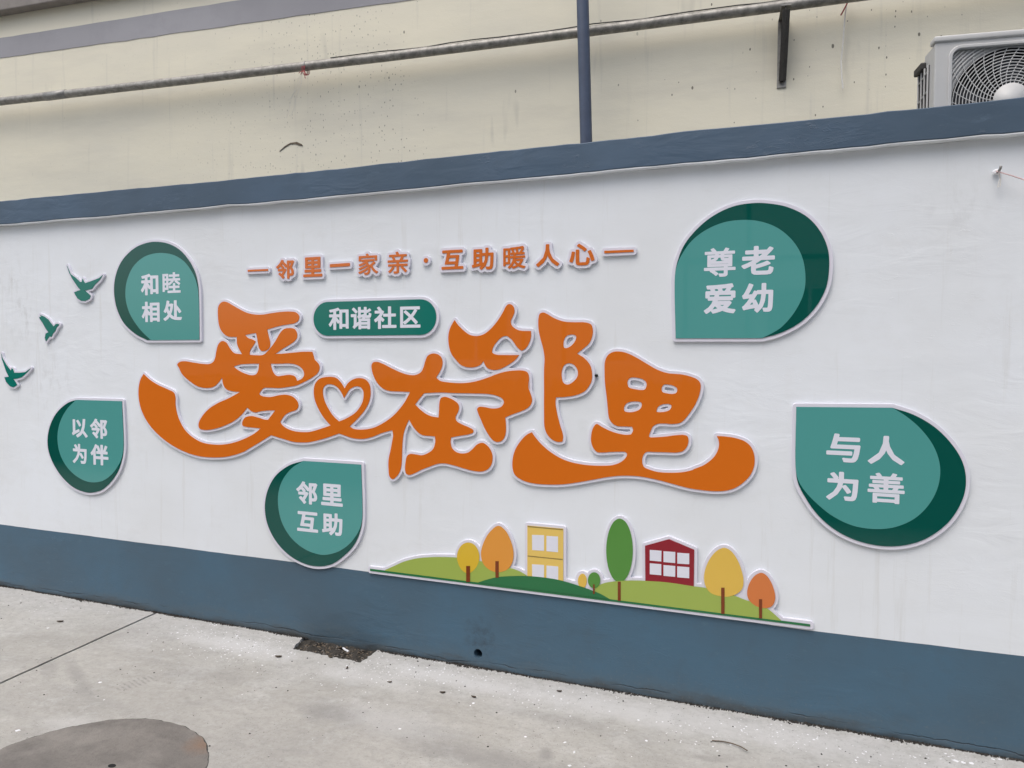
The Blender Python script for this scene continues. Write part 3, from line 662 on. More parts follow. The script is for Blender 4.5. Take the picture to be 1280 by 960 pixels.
for ch, b, lab in slog:
    f = fit_glyph(ch, *b, FW, .016 if ch in '暖家亲' else .030)
    u, z = centre(f); t = thing('slogan_character', lab, 'sign lettering', u=u, z=z, group=SL)
    bk = grow([f], .0130, .0025)
    bk = [l for l in bk if abs(np.sum(np.array(l)[:, 0]*np.roll(np.array(l)[:, 1], -1)-np.array(l)[:, 1]*np.roll(np.array(l)[:, 0], -1))/2) > .0012]
    plate('backing_board', bk, BK, .001, 'pvc_white', t, bevel=.0006)
    face('face_panel', f, t, 'orange_small')
for nm, pts, lab in (('slogan_dash', [(309.5, 337.2), (334.8, 336.2), (334.9, 338.6), (309.5, 339.6)], 'thin orange dash at the left end of the slogan'),
                 ('slogan_character', [(412.3, 330.2), (437, 328.6), (437.2, 332.6), (412.3, 334.2)], 'small orange character 一, a plain bar between 里 and 家'),
                 ('slogan_dash', [(755.3, 313.4), (791.9, 312.0), (791.9, 314.9), (755.3, 316.6)], 'thin orange dash at the right end of the slogan')):
    f = [[FRONT.px(p[0], p[1], FW) for p in pts]]
    u, z = centre(f); t = thing(nm, lab, 'sign lettering', u=u, z=z, group=SL)
    plate('backing_board', grow([f], .0125, .002), BK, .001, 'pvc_white', t, bevel=.0006); face('face_panel', f, t, 'orange_small')
u, z = FRONT.px(532.2, 325.5, FW)
f = [[(u+.0115*math.cos(a), z+.0115*math.sin(a)) for a in np.linspace(0, 2*math.pi, 25)[:-1]]]
t = thing('slogan_dot', 'small round orange dot in the middle of the slogan', 'sign lettering', u=u, z=z, group=SL)
plate('backing_board', grow([f], .0130, .002), BK, .001, 'pvc_white', t, bevel=.0006); face('face_panel', f, t, 'orange_small')

# ---- teal drop-shaped signs
def drop(label, ox, oy, s, dark, light, chars, ring=.0145):
    d = [wall_loop(L(ox, oy, s, dark), FW, 8)]; l_ = [wall_loop(L(ox, oy, s, light), FW, 8)]
    u, z = centre(d); t = thing('slogan_sign', label, 'sign', u=u, z=z, group='teal drop-shaped signs')
    plate('backing_board', grow([d], ring, .004), BK, .001, 'pvc_white', t, bevel=.0008)
    face('dark_panel', d, t, 'teal_dark'); face('inner_panel', l_, t, 'teal_light', 1)
    for ch, b in chars:
        f = fit_glyph(ch, *S4(ox, oy, s, b), FW-.001, .022 if ch in '睦尊善' else .034)
        face('character', f, t, 'print_white', 2, 'white character '+ch)
drop('teal drop-shaped sign with white 和睦相处, point at lower right', 130, 290, 6.4,
 [(762, 862, c), (345, 865, c), (250, 815), (160, 730), (105, 620), (80, 480), (95, 340), (150, 220), (250, 125), (350, 85), (420, 78), (510, 92), (600, 140), (680, 230), (730, 330), (752, 430), (757, 520)],
 [(762, 862, c), (375, 865, c), (290, 780), (210, 660), (178, 560), (172, 470), (190, 370), (240, 270), (320, 200), (400, 173), (470, 168), (560, 185), (640, 235), (695, 305), (730, 375), (750, 450), (757, 520)],
 [('和', (295, 332, 435, 508)), ('睦', (468, 320, 612, 490)), ('相', (302, 555, 445, 722)), ('处', (475, 545, 622, 712))])
drop('small teal drop-shaped sign with white 以邻为伴, leftmost of the drop signs', 50, 490, 7.11,
 [(727, 82, c), (322, 70, c), (250, 95), (160, 170), (100, 270), (68, 400), (75, 520), (120, 640), (200, 760), (300, 850), (400, 890), (450, 895), (540, 875), (620, 810), (690, 710), (725, 610), (741, 510)],
 [(727, 82, c), (322, 70, c), (250, 140), (190, 240), (158, 360), (165, 500), (210, 620), (290, 720), (390, 785), (470, 803), (560, 788), (640, 730), (697, 650), (725, 590), (741, 510)],
 [('以', (283, 235, 422, 408)), ('邻', (445, 235, 597, 418)), ('为', (290, 458, 415, 640)), ('伴', (450, 462, 607, 655))])
drop('teal drop-shaped sign with white 邻里互助, overlapping the blue-grey base band', 320, 560, 6,
 [(788, 125, c), (355, 97, c), (250, 130), (150, 205), (90, 310), (66, 430), (85, 570), (150, 700), (250, 805), (370, 870), (470, 888), (570, 870), (670, 800), (740, 720), (782, 620), (796, 530)],
 [(788, 125, c), (355, 97, c), (270, 150), (200, 240), (168, 340), (170, 460), (200, 570), (270, 680), (370, 760), (470, 797), (530, 800), (620, 775), (700, 720), (755, 650), (782, 595), (796, 530)],
 [('邻', (302, 247, 460, 427)), ('里', (488, 265, 650, 440)), ('互', (308, 472, 465, 635)), ('助', (495, 482, 648, 662))])
drop('large teal drop-shaped sign with white 尊老爱幼, point at lower left', 830, 240, 4.8,
 [(70, 878, c), (590, 877, c), (700, 845), (820, 780), (910, 690), (970, 580), (990, 470), (985, 350), (940, 240), (860, 150), (740, 90), (620, 68), (540, 66), (420, 85), (300, 140), (200, 220), (120, 320), (80, 420), (66, 500)],
 [(70, 878, c), (590, 877, c), (700, 815), (790, 710), (840, 600), (848, 490), (825, 380), (770, 290), (680, 215), (570, 175), (460, 168), (350, 185), (240, 235), (160, 300), (105, 380), (78, 440), (66, 500)],
 [('尊', (240, 332, 430, 512)), ('老', (465, 320, 665, 500)), ('爱', (240, 548, 430, 732)), ('幼', (468, 545, 655, 725))])
drop('large teal drop-shaped sign with white 与人为善, rightmost of the drop signs', 980, 490, 4.571,
 [(70, 85, c), (620, 90, c), (740, 130), (860, 200), (960, 300), (1020, 400), (1040, 500), (1025, 600), (960, 720), (860, 810), (740, 865), (600, 882), (460, 862), (320, 805), (200, 710), (120, 600), (80, 520), (68, 450)],
 [(70, 85, c), (620, 90, c), (700, 140), (790, 220), (860, 320), (892, 430), (880, 540), (830, 640), (750, 720), (640, 770), (530, 783), (400, 765), (280, 710), (180, 630), (115, 560), (82, 505), (68, 450)],
 [('与', (242, 235, 437, 405)), ('人', (480, 247, 690, 418)), ('为', (242, 452, 425, 625)), ('善', (478, 458, 690, 642))])
# pill sign
u0, _ = FRONT.px(391.8, 397, FW); u1, _ = FRONT.px(545.2, 397, FW); _, z1 = FRONT.px(468, 375.7, FW); _, z0 = FRONT.px(468, 419.2, FW)
r_ = (z1-z0)/2; zc = (z0+z1)/2
st = [(u1-r_+r_*math.cos(a), zc+r_*math.sin(a)) for a in np.linspace(-math.pi/2, math.pi/2, 24)]+[(u0+r_+r_*math.cos(a), zc+r_*math.sin(a)) for a in np.linspace(math.pi/2, 1.5*math.pi, 24)]
t = thing('slogan_sign', 'green pill-shaped sign with white 和谐社区 under the slogan', 'sign', u=(u0+u1)/2, z=z0)
plate('backing_board', grow([[st]], .0140, .004), BK, .001, 'pvc_white', t, bevel=.0008); face('face_panel', [st], t, 'teal_pill')
for ch, b in (('和', (545, 465, 668, 603)), ('谐', (682, 460, 808, 600)), ('社', (825, 457, 962, 597)), ('区', (985, 457, 1110, 590))):
    face('character', fit_glyph(ch, *s1(*b), FW-.001, .030), t, 'print_white', 1, 'white character '+ch)

# ---- bird cut-outs
birds = [('green dove cut-out with both wings raised, uppermost of the three doves', L(75, 325, 16, [(135, 115), (210, 285), (310, 355), (400, 440), (435, 435), (448, 372), (465, 415), (480, 440), (505, 462), (640, 415), (780, 360), (850, 300), (790, 400), (690, 500), (640, 570), (560, 595), (490, 610), (540, 650), (610, 715), (590, 770), (500, 820), (420, 815), (350, 770), (300, 690), (280, 645), (350, 615), (410, 600), (360, 550), (300, 460), (240, 370), (180, 250)])),
 ('small green dove cut-out flying to the right, middle of the three doves', L(30, 380, 16, [(300, 262), (345, 250), (310, 215), (400, 250), (480, 310), (540, 390), (590, 450), (630, 402), (665, 395), (700, 410), (650, 470), (620, 540), (570, 600), (550, 655), (500, 650), (470, 700), (435, 745), (415, 680), (430, 590), (485, 565), (430, 490), (370, 380), (308, 290)])),
 ('green dove cut-out at the left edge of the wall, lowest of the three doves', L(0, 420, 12, [(15, 262), (32, 330), (90, 430), (160, 520), (172, 485), (192, 495), (210, 550), (300, 550), (380, 540), (455, 485), (380, 570), (320, 620), (250, 640), (195, 645), (230, 690), (255, 735), (200, 770), (150, 755), (90, 690), (65, 620), (130, 610), (90, 530), (60, 440), (28, 350)]))]
for lab, pts in birds:
    f = [[FRONT.px(p[0], p[1], FW) for p in pts]]
    u, z = centre(f); t = thing('dove_cutout', lab, 'wall ornament', u=u, z=z, group='green doves on the wall')
    plate('backing_board', grow([f], .0115, .0022), BK, .001, 'pvc_white', t, bevel=.0006); face('face_panel', f, t, 'teal_pill')

# ---- scenery panel
d4, d5, d6, d8 = PX(450, 630), PX(590, 640), PX(710, 640), PX(870, 670)
def rect(f, x0, y0, x1, y1): return f([(x0, y0, c), (x1, y0, c), (x1, y1, c), (x0, y1, c)])
def ell(f, cx, cy, rx, ry): return f([(cx+rx*math.cos(a), cy+ry*math.sin(a)) for a in np.linspace(0, 2*math.pi, 17)[:-1]])
sl_top = lambda x: 711+(x-462.5)*69.5/550.3
strip = [(462.5, 711, c), (1012.8, 780.5, c), (1012.8, 783.3, c), (462.5, 713.6, c)]
hillL = d4([(250, 660, c), (330, 625), (430, 580), (560, 545), (700, 532), (820, 530), (960, 535), (1080, 548)])+d5([(80, 490), (230, 520), (400, 565), (480, 595), (545, 632, c)])+[(658, sl_top(658), c), (482, sl_top(482), c)]
hillD = d5([(60, 705, c), (150, 675), (260, 650), (400, 640), (560, 640), (700, 652), (850, 675), (1000, 715), (1150, 765)])+d6([(320, 815), (380, 848), (430, 878, c)])+[(763, sl_top(763), c), (597, sl_top(597), c)]
hillR = d6([(250, 790, c), (290, 745), (340, 718), (450, 695), (620, 685), (800, 690), (1000, 705), (1250, 742)])+PX(790, 660)([(740, 600), (900, 640), (1020, 675), (1150, 725)])+d8([(640, 680), (740, 745), (850, 842, c)])+[(975, sl_top(975), c), (740, sl_top(740), c)]
crowns = {'a': (d4([(1080, 385), (1140, 405), (1180, 460), (1195, 530), (1180, 600), (1140, 660), (1080, 695), (1020, 660), (985, 600), (970, 530), (985, 460), (1025, 405)]), 'print_yellow', rect(d4, 1064, 618, 1102, 778), 'yellow tree left of the orange tree'),
 'b': (d5([(260, 138), (330, 180), (385, 280), (415, 400), (405, 500), (360, 570), (270, 602), (180, 580), (110, 510), (90, 410), (115, 310), (170, 210)]), 'print_amber', rect(d5, 236, 490, 268, 655), 'large orange tree left of the yellow house'),
 'c': (ell(d6, 143, 690, 44, 72), 'print_ochre', None, 'tiny yellow tree behind the dark green hill'),
 'd': (ell(d6, 262, 682, 62, 80), 'print_leaf', rect(d6, 252, 722, 268, 815), 'small green tree'),
 'e': (ell(d6, 515, 385, 133, 318), 'print_leaf', rect(d6, 498, 695, 528, 888), 'tall green oval tree'),
 'f': (d8([(285, 118), (350, 150), (410, 230), (455, 340), (475, 440), (465, 520), (420, 570), (330, 605), (240, 600), (150, 570), (95, 500), (80, 410), (100, 310), (150, 210), (220, 140)]), 'print_ochre', rect(d8, 252, 515, 286, 775), 'large yellow tree right of the red house'),
 'g': (d8([(655, 368), (710, 400), (760, 480), (790, 580), (790, 640), (760, 700), (700, 720), (640, 715), (570, 680), (520, 620), (512, 550), (535, 470), (590, 395)]), 'print_rust', rect(d8, 630, 630, 661, 820), 'rust orange tree at the right end')}
hY = d5([(553, 135, c), (912, 168, c), (912, 700, c), (553, 650, c)])
hR = d6([(770, 338, c), (1010, 272, c), (1263, 378, c), (1258, 744, c), (773, 692, c)])
lw = lambda p: [wall_loop(p, FW, 6)]
shapes = [lw(strip), lw(hillL), lw(hillD), lw(hillR), lw(hY), lw(hR)]+[lw(v[0]) for v in crowns.values()]
u, z = centre([q for s_ in shapes for q in s_])
t = thing('scenery_panel', 'long cut-out panel of green hills with coloured trees, a yellow house and a red house', 'sign', u=u, z=z)
plate('backing_board', grow(shapes, .0130, .004, .0002), BK, .001, 'pvc_white', t, bevel=.0008)
face('green_strip', lw(strip), t, 'print_green')
h1 = face('house', lw(hY), t, 'print_sand', 0, 'yellow two-storey house')
for q in ([(600, 228, c), (720, 232, c), (720, 388, c), (602, 380, c)], [(745, 238, c), (860, 245, c), (860, 402, c), (745, 392, c)], [(600, 522, c), (720, 530, c), (720, 665, c), (602, 655, c)], [(745, 535, c), (862, 545, c), (862, 690, c), (745, 670, c)]):
    face('window', lw(d5(q)), h1, 'print_white', 1)
face('cornice', lw(d5([(556, 138, c), (910, 170, c), (910, 182, c), (556, 150, c)])), h1, 'print_line', 1)
face('floor_line', lw(d5([(556, 434, c), (908, 470, c), (908, 480, c), (556, 444, c)])), h1, 'print_line', 1)
face('hill', lw(hillL), t, 'print_olive', 1, 'light green hill at left'); face('hill', lw(hillR), t, 'print_olive', 1, 'light green hill at right')
h2 = face('house', lw(hR), t, 'print_red', 0, 'dark red house with six panes')
for q in ([(818, 378, c), (935, 388, c), (933, 495, c), (818, 485, c)], [(955, 392, c), (1073, 400, c), (1072, 510, c), (955, 500, c)], [(1093, 407, c), (1213, 415, c), (1212, 522, c), (1093, 515, c)], [(818, 512, c), (933, 522, c), (933, 632, c), (818, 622, c)], [(955, 530, c), (1073, 540, c), (1072, 648, c), (955, 638, c)], [(1092, 543, c), (1213, 552, c), (1212, 662, c), (1092, 652, c)]):
    face('window', lw(d6(q)), h2, 'print_white', 1)
face('hill', lw(hillD), t, 'print_green', 2, 'dark green hill')
for k_, lvl in (('a', 2), ('b', 2), ('c', 0), ('d', 3), ('e', 0), ('f', 2), ('g', 2)):
    o_, mt, tr, lb = crowns[k_]
    tc_ = face('tree_crown', lw(o_), t, mt, lvl, lb)
    if tr: face('tree_trunk', lw(tr), tc_, 'print_brown', lvl+3 if k_ != 'e' else 3)

# ================================================================== PIPES, BRACKET, AIR CONDITIONER
PW_ = -.085
line = [(-260, 157.5), (0, 127), (80, 118), (160, 108.8), (240, 99.6), (320, 90), (480, 71.5), (640, 51.5), (800, 31), (960, 10), (1100, -9), (1400, -49)]
zp = [BACK.px(x, y, PW_) for x, y in line]
bp = thing('pipe', 'galvanised steel pipe running along the cream wall above the coping', 'pipe', BACK, u=zp[1][0], w=PW_, z=zp[1][1])
bm = bmesh.new(); tube(bm, [(u, PW_, z) for u, z in zp], .0245, 18); bm_obj('pipe_run', bm, 'zinc', bp, True)
cp = BACK.px(62, 119.8, PW_); cq = BACK.px(84, 117.3, PW_)
bm = bmesh.new(); tube(bm, [(cp[0]-.03, PW_, cp[1]-.002), (cq[0], PW_, cq[1])], .0262, 18); bm_obj('coupling', bm, 'grey_steel', bp, True)
cp = BACK.px(383, 82.8, PW_)
bm = bmesh.new(); tube(bm, [(cp[0]-.003, PW_, cp[1]), (cp[0]+.003, PW_, cp[1]+.0002)], .0275, 18); bm_obj('clamp_ring', bm, 'grey_steel', bp, True)
# thin cable lying on the pipe
bm = bmesh.new(); tube(bm, [(u, PW_-.006+.004*math.sin(i*2.1), z+.0275+.003*math.sin(i*1.3)) for i, (u, z) in enumerate([(np.interp(s_, range(len(zp)), [q[0] for q in zp]), np.interp(s_, range(len(zp)), [q[1] for q in zp])) for s_ in np.linspace(5.6, 11, 30)])], .0028, 6)
tag(bm_obj('cable', bm, 'dark_steel', thing('cable', 'thin dark cable lying along the top of the steel pipe', 'cable', BACK, u=zp[7][0], w=PW_, z=zp[7][1])).parent, 'thin dark cable lying along the top of the steel pipe', 'cable')
# red string tied on the pipe with pale threads hanging
cp = BACK.px(383, 88, PW_)
t = thing('string', 'red string knotted round the steel pipe with pale threads hanging down', 'string', BACK, u=cp[0], w=PW_, z=cp[1]-.03)
bm = bmesh.new()
for i in range(3):
    tube(bm, [(cp[0]-.012+.008*i+.0015*math.sin(a), PW_+.027*math.cos(a), cp[1]+.003+.027*math.sin(a)) for a in np.linspace(0, 2*math.pi, 20)[:-1]], .0018, 5, closed=True)
for dx, dz in ((-.03, -.012), (.02, -.03), (.012, -.045), (-.018, -.02)):
    tube(bm, [(cp[0], PW_-.028, cp[1]-.012), (cp[0]+dx*.6, PW_-.034, cp[1]-.012+dz*.5), (cp[0]+dx, PW_-.03, cp[1]-.012+dz)], .0018, 5)
bm_obj('knot', bm, 'string_red', t)
bm = bmesh.new()
for j, (a, b_) in enumerate((((372, 100), (362, 150)), ((376, 105), (368, 148)), ((371, 112), (365, 128)))):
    A1 = BACK.px(*a, PW_-.02); B1 = BACK.px(*b_, -.01)
    tube(bm, [(cp[0]-.008, PW_-.03, cp[1]-.02)]+[(A1[0]+(B1[0]-A1[0])*s_+.004*math.sin(9*s_+j), PW_-.02+s_*.06, A1[1]+(B1[1]-A1[1])*s_) for s_ in np.linspace(0, 1, 9)], .0010, 4)
bm_obj('thread', bm, 'string_white', t)
# blue vertical pipe
VP_ = Frame(0, .30, 0)
a0, a1 = VP_.px(728.3, 0), VP_.px(732.8, 178)
sl = (a0[0]-a1[0])/(a0[1]-a1[1])
bm = bmesh.new(); tube(bm, [(a1[0]+sl*(z_-a1[1]), .30, z_) for z_ in (1.2, 2.0, 2.6, 3.2, 4.2)], .0295, 24)
tv = thing('drainpipe', 'slim blue-grey painted vertical pipe standing behind the coping', 'pipe', FRONT, u=a1[0], w=.30, z=1.2)
bm_obj('pipe_run', bm, 'pipe_blue', tv, True)
bm = bmesh.new(); tube(bm, [(a1[0]+sl*(z_-a1[1]), .30, z_) for z_ in (3.9, 3.97)], .034, 24); bm_obj('socket', bm, 'pipe_blue', tv, True)
# bracket under the steel pipe
q0 = BACK.px(982, 9, -.05); q1 = BACK.px(977, 110, -.0)
bt = thing('bracket', 'dark triangular steel bracket under the galvanised pipe, right of the drainpipe', 'bracket', BACK, u=q1[0], w=0, z=q1[1])
zt_ = np.interp(q0[0], [q[0] for q in zp], [q[1] for q in zp])-.0275
ub = q1[0]
bm = bmesh.new(); box(bm, (ub-.022, -.006, q1[1]), (ub+.020, .0, zt_-.002)); bm_obj('wall_plate', bm, 'grey_steel', bt)
bm = bmesh.new(); box(bm, (ub-.02, -.16, zt_-.005), (ub+.022, .0, zt_)); bm_obj('arm', bm, 'grey_steel', bt)
bm = bmesh.new()
pf = [(-.006, q1[1]+.055), (-.006, zt_-.006), (-.155, zt_-.006), (-.155, zt_-.03), (-.03, q1[1]+.06)]
va = [bm.verts.new((ub-.003, y, z_)) for y, z_ in pf]; vb = [bm.verts.new((ub+.002, y, z_)) for y, z_ in pf]
bm.faces.new(va); bm.faces.new(vb[::-1])
for i in range(5): bm.faces.new((va[i], va[(i+1) % 5], vb[(i+1) % 5], vb[i]))
bm_obj('gusset', bm, 'dark_steel', bt)
bm = bmesh.new()
tube(bm, [(ub+.002, -.15, zt_-.02), (ub+.002, -.012, q1[1]+.03)], .017, 4); bm_obj('brace', bm, 'dark_steel', bt)
bm = bmesh.new(); disc(bm, (ub-.002, q1[1]+.03), .009, 6, -.014, -.005); bm_obj('bolt', bm, 'dark_steel', bt)
# string hanging down near the bracket
s0_ = BACK.px(1060, 0, PW_-.02)
t = thing('string', 'pale string hanging down the cream wall between the bracket and the air conditioner', 'string', BACK, u=s0_[0], w=-.05, z=s0_[1])
bm = bmesh.new()
P0 = [BACK.px(*p, -.03) for p in ((1060, -6), (1057, 14), (1055, 34), (1053.5, 55), (1051.5, 76), (1052, 96), (1053.5, 111))]
tube(bm, [(a[0], -.03+.004*math.sin(i*2), a[1]) for i, a in enumerate(P0)], .0034, 6); bm_obj('strand', bm, 'string_white', t)
bm = bmesh.new()
P0 = [BACK.px(*p, -.045) for p in ((1068, -8), (1060, 2), (1055, 12), (1051, 19))]
tube(bm, [(a[0], -.045, a[1]) for a in P0], .0035, 6); bm_obj('strand', bm, 'string_red', t, label='red frayed upper end')

# ---- air conditioner
tmp = Frame(0, .17, 0); e = tmp.px(1169.5, 46)
AC = Frame(e[0], .17, R(8.5))
W_, H_ac, D_ac = .80, .56, .185
lx, ztop = 0.0, e[1]; zbot = ztop-H_ac
ac = thing('air_conditioner', 'white outdoor air conditioner unit with round fan grille behind the coping at right', 'air conditioner', AC, u=W_/2, w=0, z=zbot)
fc, _z = AC.px(1262.5, 125.5, 0.012); fz = _z
bm = bmesh.new(); box(bm, (0, .115, zbot+.02), (W_, D_ac, ztop-.045), .006); box(bm, (.001, .028, zbot+.02), (.012, .118, ztop-.03)); box(bm, (W_-.012, .028, zbot+.02), (W_-.001, .118, ztop-.03)); box(bm, (.012, .028, zbot+.021), (W_-.012, .118, zbot+.03)); box(bm, (.012, .028, ztop-.04), (W_-.012, .118, ztop-.03))
casing = bm_obj('rear_casing', bm, 'ac_casing', ac)
# front frame with rounded square opening
def rrect(x0, z0, x1, z1, r, n=8):
    o = []
    for cx, cz, a0_ in ((x1-r, z1-r, 0), (x0+r, z1-r, 90), (x0+r, z0+r, 180), (x1-r, z0+r, 270)):
        o += [(cx+r*math.cos(R(a0_+90*i/n)), cz+r*math.sin(R(a0_+90*i/n))) for i in range(n+1)]
    return o
fx0 = AC.px(1186.5, 110)[0]; fx1 = 2*fc-fx0; fz1 = AC.px(1250, 54.5)[1]; fz0 = fz-.225
plate('front_frame', [rrect(0, zbot+.02, W_, ztop-.020, .012), rrect(fx0, fz0, fx1, fz1, .04)], 0, .03, 'ac_casing', ac, bevel=.004)
plate('opening_lip', [rrect(fx0-.006, fz0-.006, fx1+.006, fz1+.006, .046), rrect(fx0+.008, fz0+.008, fx1-.008, fz1-.008, .034)], -.006, .026, 'ac_casing', ac, bevel=.003)
bm = bmesh.new(); box(bm, (-.006, -.008, ztop-.024), (W_+.006, .045, ztop), .006); bm_obj('lid', bm, 'ac_casing', ac, True)
RG = min(fc-fx0, fz1-fz)+.003
circ = lambda r, n=48: [(fc+r*math.cos(2*math.pi*i/n), fz+r*math.sin(2*math.pi*i/n)) for i in range(n)]
plate('shroud', [rrect(fx0+.004, fz0+.004, fx1-.004, fz1-.004, .036), circ(RG-.012)], .018, .024, 'ac_casing', ac)
bm = bmesh.new(); disc(bm, (fc, fz), RG-.008, 48, .10, .11); bm_obj('fan_cavity', bm, 'ac_dark', ac)
bm = bmesh.new()
A = [bm.verts.new((x, .0235, z_)) for x, z_ in circ(RG-.012)]; B = [bm.verts.new((x, .105, z_)) for x, z_ in circ(RG-.012)]
for i in range(48): bm.faces.new((A[i], A[(i+1) % 48], B[(i+1) % 48], B[i]))
bm_obj('fan_duct', bm, 'ac_dark', ac)
fan = thing_fan = None
bm = bmesh.new()
for kf in range(3):
    a0_ = R(120*kf+20); rows = []
    for rr_ in np.linspace(.05, .185, 6):
        row = []
        for s_ in np.linspace(0, 1, 6):
            a = a0_+R(78)*s_+.3*(rr_-.05)*4
            row.append(bm.verts.new((fc+rr_*math.cos(a), .085-.035*s_, fz+rr_*math.sin(a))))
        rows.append(row)
    for i in range(5):
        for j in range(5): bm.faces.new((rows[i][j], rows[i][j+1], rows[i+1][j+1], rows[i+1][j]))
disc(bm, (fc, fz), .052, 24, .05, .095)
bm_obj('fan', bm, 'fan_blade', ac)
# guard: rings (arcs clipped to the opening) and swirling spokes
guard = None
bm = bmesh.new()
inside = lambda x, z_: fx0+.006 < x < fx1-.006 and fz0+.006 < z_ < fz1-.006
r_ = .062
while r_ < .34:
    pts = []
    n = 120
    flags = [inside(fc+r_*math.cos(2*math.pi*i/n), fz+r_*math.sin(2*math.pi*i/n)) for i in range(n)]
    bulge = lambda r: .002+.010*min(1, max(0, (r-.06)/.16))
    if all(flags): tube(bm, [(fc+r_*math.cos(2*math.pi*i/n), bulge(r_), fz+r_*math.sin(2*math.pi*i/n)) for i in range(0, n, 2)], .0019, 5, closed=True)
    else:
        i0 = flags.index(False); run = []
        for i in range(i0, i0+n+1):
            if flags[i % n]: run.append((fc+r_*math.cos(2*math.pi*i/n), bulge(r_), fz+r_*math.sin(2*math.pi*i/n)))
            else:
                if len(run) > 1: tube(bm, run, .0019 if r_ < RG else .0034, 5)
                run = []
    r_ += .0118
guard = bm_obj('fan_guard', bm, 'ac_casing', ac)
for i in range(30):
    bm = bmesh.new(); pts = []
    a0_ = 2*math.pi*i/30
    for s_ in np.linspace(0, 1, 14):
        rr_ = .055+(.30-.055)*s_; a = a0_-.75*s_
        x, z_ = fc+rr_*math.cos(a), fz+rr_*math.sin(a)
        if not inside(x, z_): break
        pts.append((x, .0035+.010*min(1, max(0, (rr_-.06)/.16)), z_))
    tube(bm, pts, .0019, 5); bm_obj('guard_spoke', bm, 'ac_casing', guard)
bm = bmesh.new(); disc(bm, (fc, fz), .063, 40, -.002, .006)
bmesh.ops.bevel(bm, geom=[e_ for e_ in bm.edges if abs(e_.verts[0].co.y+.006) < 1e-4 and abs(e_.verts[1].co.y+.006) < 1e-4], offset=.004, segments=2, affect='EDGES')
bm_obj('hub_cap', bm, 'ac_casing', guard, True)
# left side: coil opening with wire grid and handle cover
bm = bmesh.new(); box(bm, (-.0015, .06, zbot+.04), (.004, D_ac-.012, ztop-.085)); coil = bm_obj('side_coil', bm, 'ac_fins', ac)
for i in range(4):
    bm = bmesh.new(); y_ = .062+(D_ac-.012-.062)*i/3; tube(bm, [(-.005, y_, zbot+.04), (-.005, y_, ztop-.085)], .0035, 6); bm_obj('grid_wire', bm, 'ac_casing', coil)
for i in range(6):
    bm = bmesh.new(); z_ = zbot+.05+i*.078; tube(bm, [(-.005, .06, z_+.012), (-.005, D_ac-.012, z_-.006)], .003, 6); bm_obj('grid_wire', bm, 'ac_casing', coil)
bm = bmesh.new(); box(bm, (-.020, .10, ztop-.088), (.002, D_ac+.004, ztop-.058), .006); bm_obj('handle_cover', bm, 'dark_steel', ac)
for s_ in (.12, W_-.12):
    bm = bmesh.new(); box(bm, (s_-.03, .0, zbot), (s_+.03, D_ac, zbot+.022)); bm_obj('foot', bm, 'ac_casing', ac)
for s_ in (.12, W_-.12):   # steel brackets it rests on, fixed to the building
    t = thing('bracket', 'steel wall bracket under the %s end of the air conditioner' % ('left' if s_ < .4 else 'right'), 'bracket', AC, u=s_, w=D_ac, z=zbot)
    bm = bmesh.new(); box(bm, (s_-.02, -.01, zbot-.04), (s_+.02, D_ac+.16, zbot-.0005)); bm_obj('arm', bm, 'dark_steel', t)
    bm = bmesh.new(); box(bm, (s_-.019, D_ac+.05, zbot-.35), (s_+.019, D_ac+.10, zbot-.041)); bm_obj('upright', bm, 'dark_steel', t)

# ---- hook with string at the right edge
hk = FRONT.px(1247, 215, -.02)
t = thing('wall_hook', 'small metal hook bolted to the white wall near the right edge', 'hook', u=hk[0], w=0, z=hk[1])
bm = bmesh.new(); tube(bm, [(hk[0], .01, hk[1]), (hk[0], -.03, hk[1]), (hk[0]+.003, -.042, hk[1]+.006), (hk[0]+.004, -.045, hk[1]+.016)], .0045, 10); bm_obj('shank', bm, 'grey_steel', t, True)
bm = bmesh.new(); bmesh.ops.create_icosphere(bm, subdivisions=2, radius=.0135, matrix=Matrix.Translation((hk[0]+.001, -.010, hk[1]+.003)) @ Matrix.Diagonal((1.1, .6, .8, 1)))
for v_ in bm.verts: v_.co += Vector((random.uniform(-.0015, .0015),)*3)
bm_obj('plaster_blob', bm, 'chips_white', t)
t = thing('string', 'pale pink string tied to the wall hook, running out of view to the right', 'string', u=hk[0], w=-.03, z=hk[1])
bm = bmesh.new(); P0 = [FRONT.px(*p, -.03) for p in ((1245, 214), (1250, 216), (1262, 220), (1275, 225), (1300, 236), (1360, 262))]
tube(bm, [(a[0], -.03-.006*i, a[1]) for i, a in enumerate(P0)], .0024, 6); bm_obj('strand', bm, 'string_pink', t)
bm = bmesh.new(); P0 = [FRONT.px(*p, -.028) for p in ((1248, 216), (1250, 223), (1248, 230), (1247, 234), (1250, 233), (1251, 226), (1249, 217))]
tube(bm, [(a[0], -.028, a[1]) for a in P0], .0018, 6); bm_obj('loose_end', bm, 'string_white', t)

# ---- small screw or stud beside the letter, and the loose flake on the cream wall
q = FRONT.px(745.5, 469.5, -.01)
bm = bmesh.new(); disc(bm, q, .006, 10, -.02, .002)
o = bm_obj('screw', bm, 'black_hole', None); tag(o, 'dark screw head poking out at the right edge of the B-shaped letter', 'screw')
fl = [BACK.px(*p, -.004) for p in ((349, 189), (356, 182.5), (363, 178.5), (371, 177.3), (377, 180), (378, 182), (374, 181.5), (368, 179.4), (362, 180.2), (356, 184))]
o = plate('plaster_flake', [fl], -.004, .001, 'leaf_brown', thing('plaster_flake', 'dark curved flake of peeling render low on the cream wall', 'flake', BACK, u=fl[0][0], w=0, z=fl[0][1]))

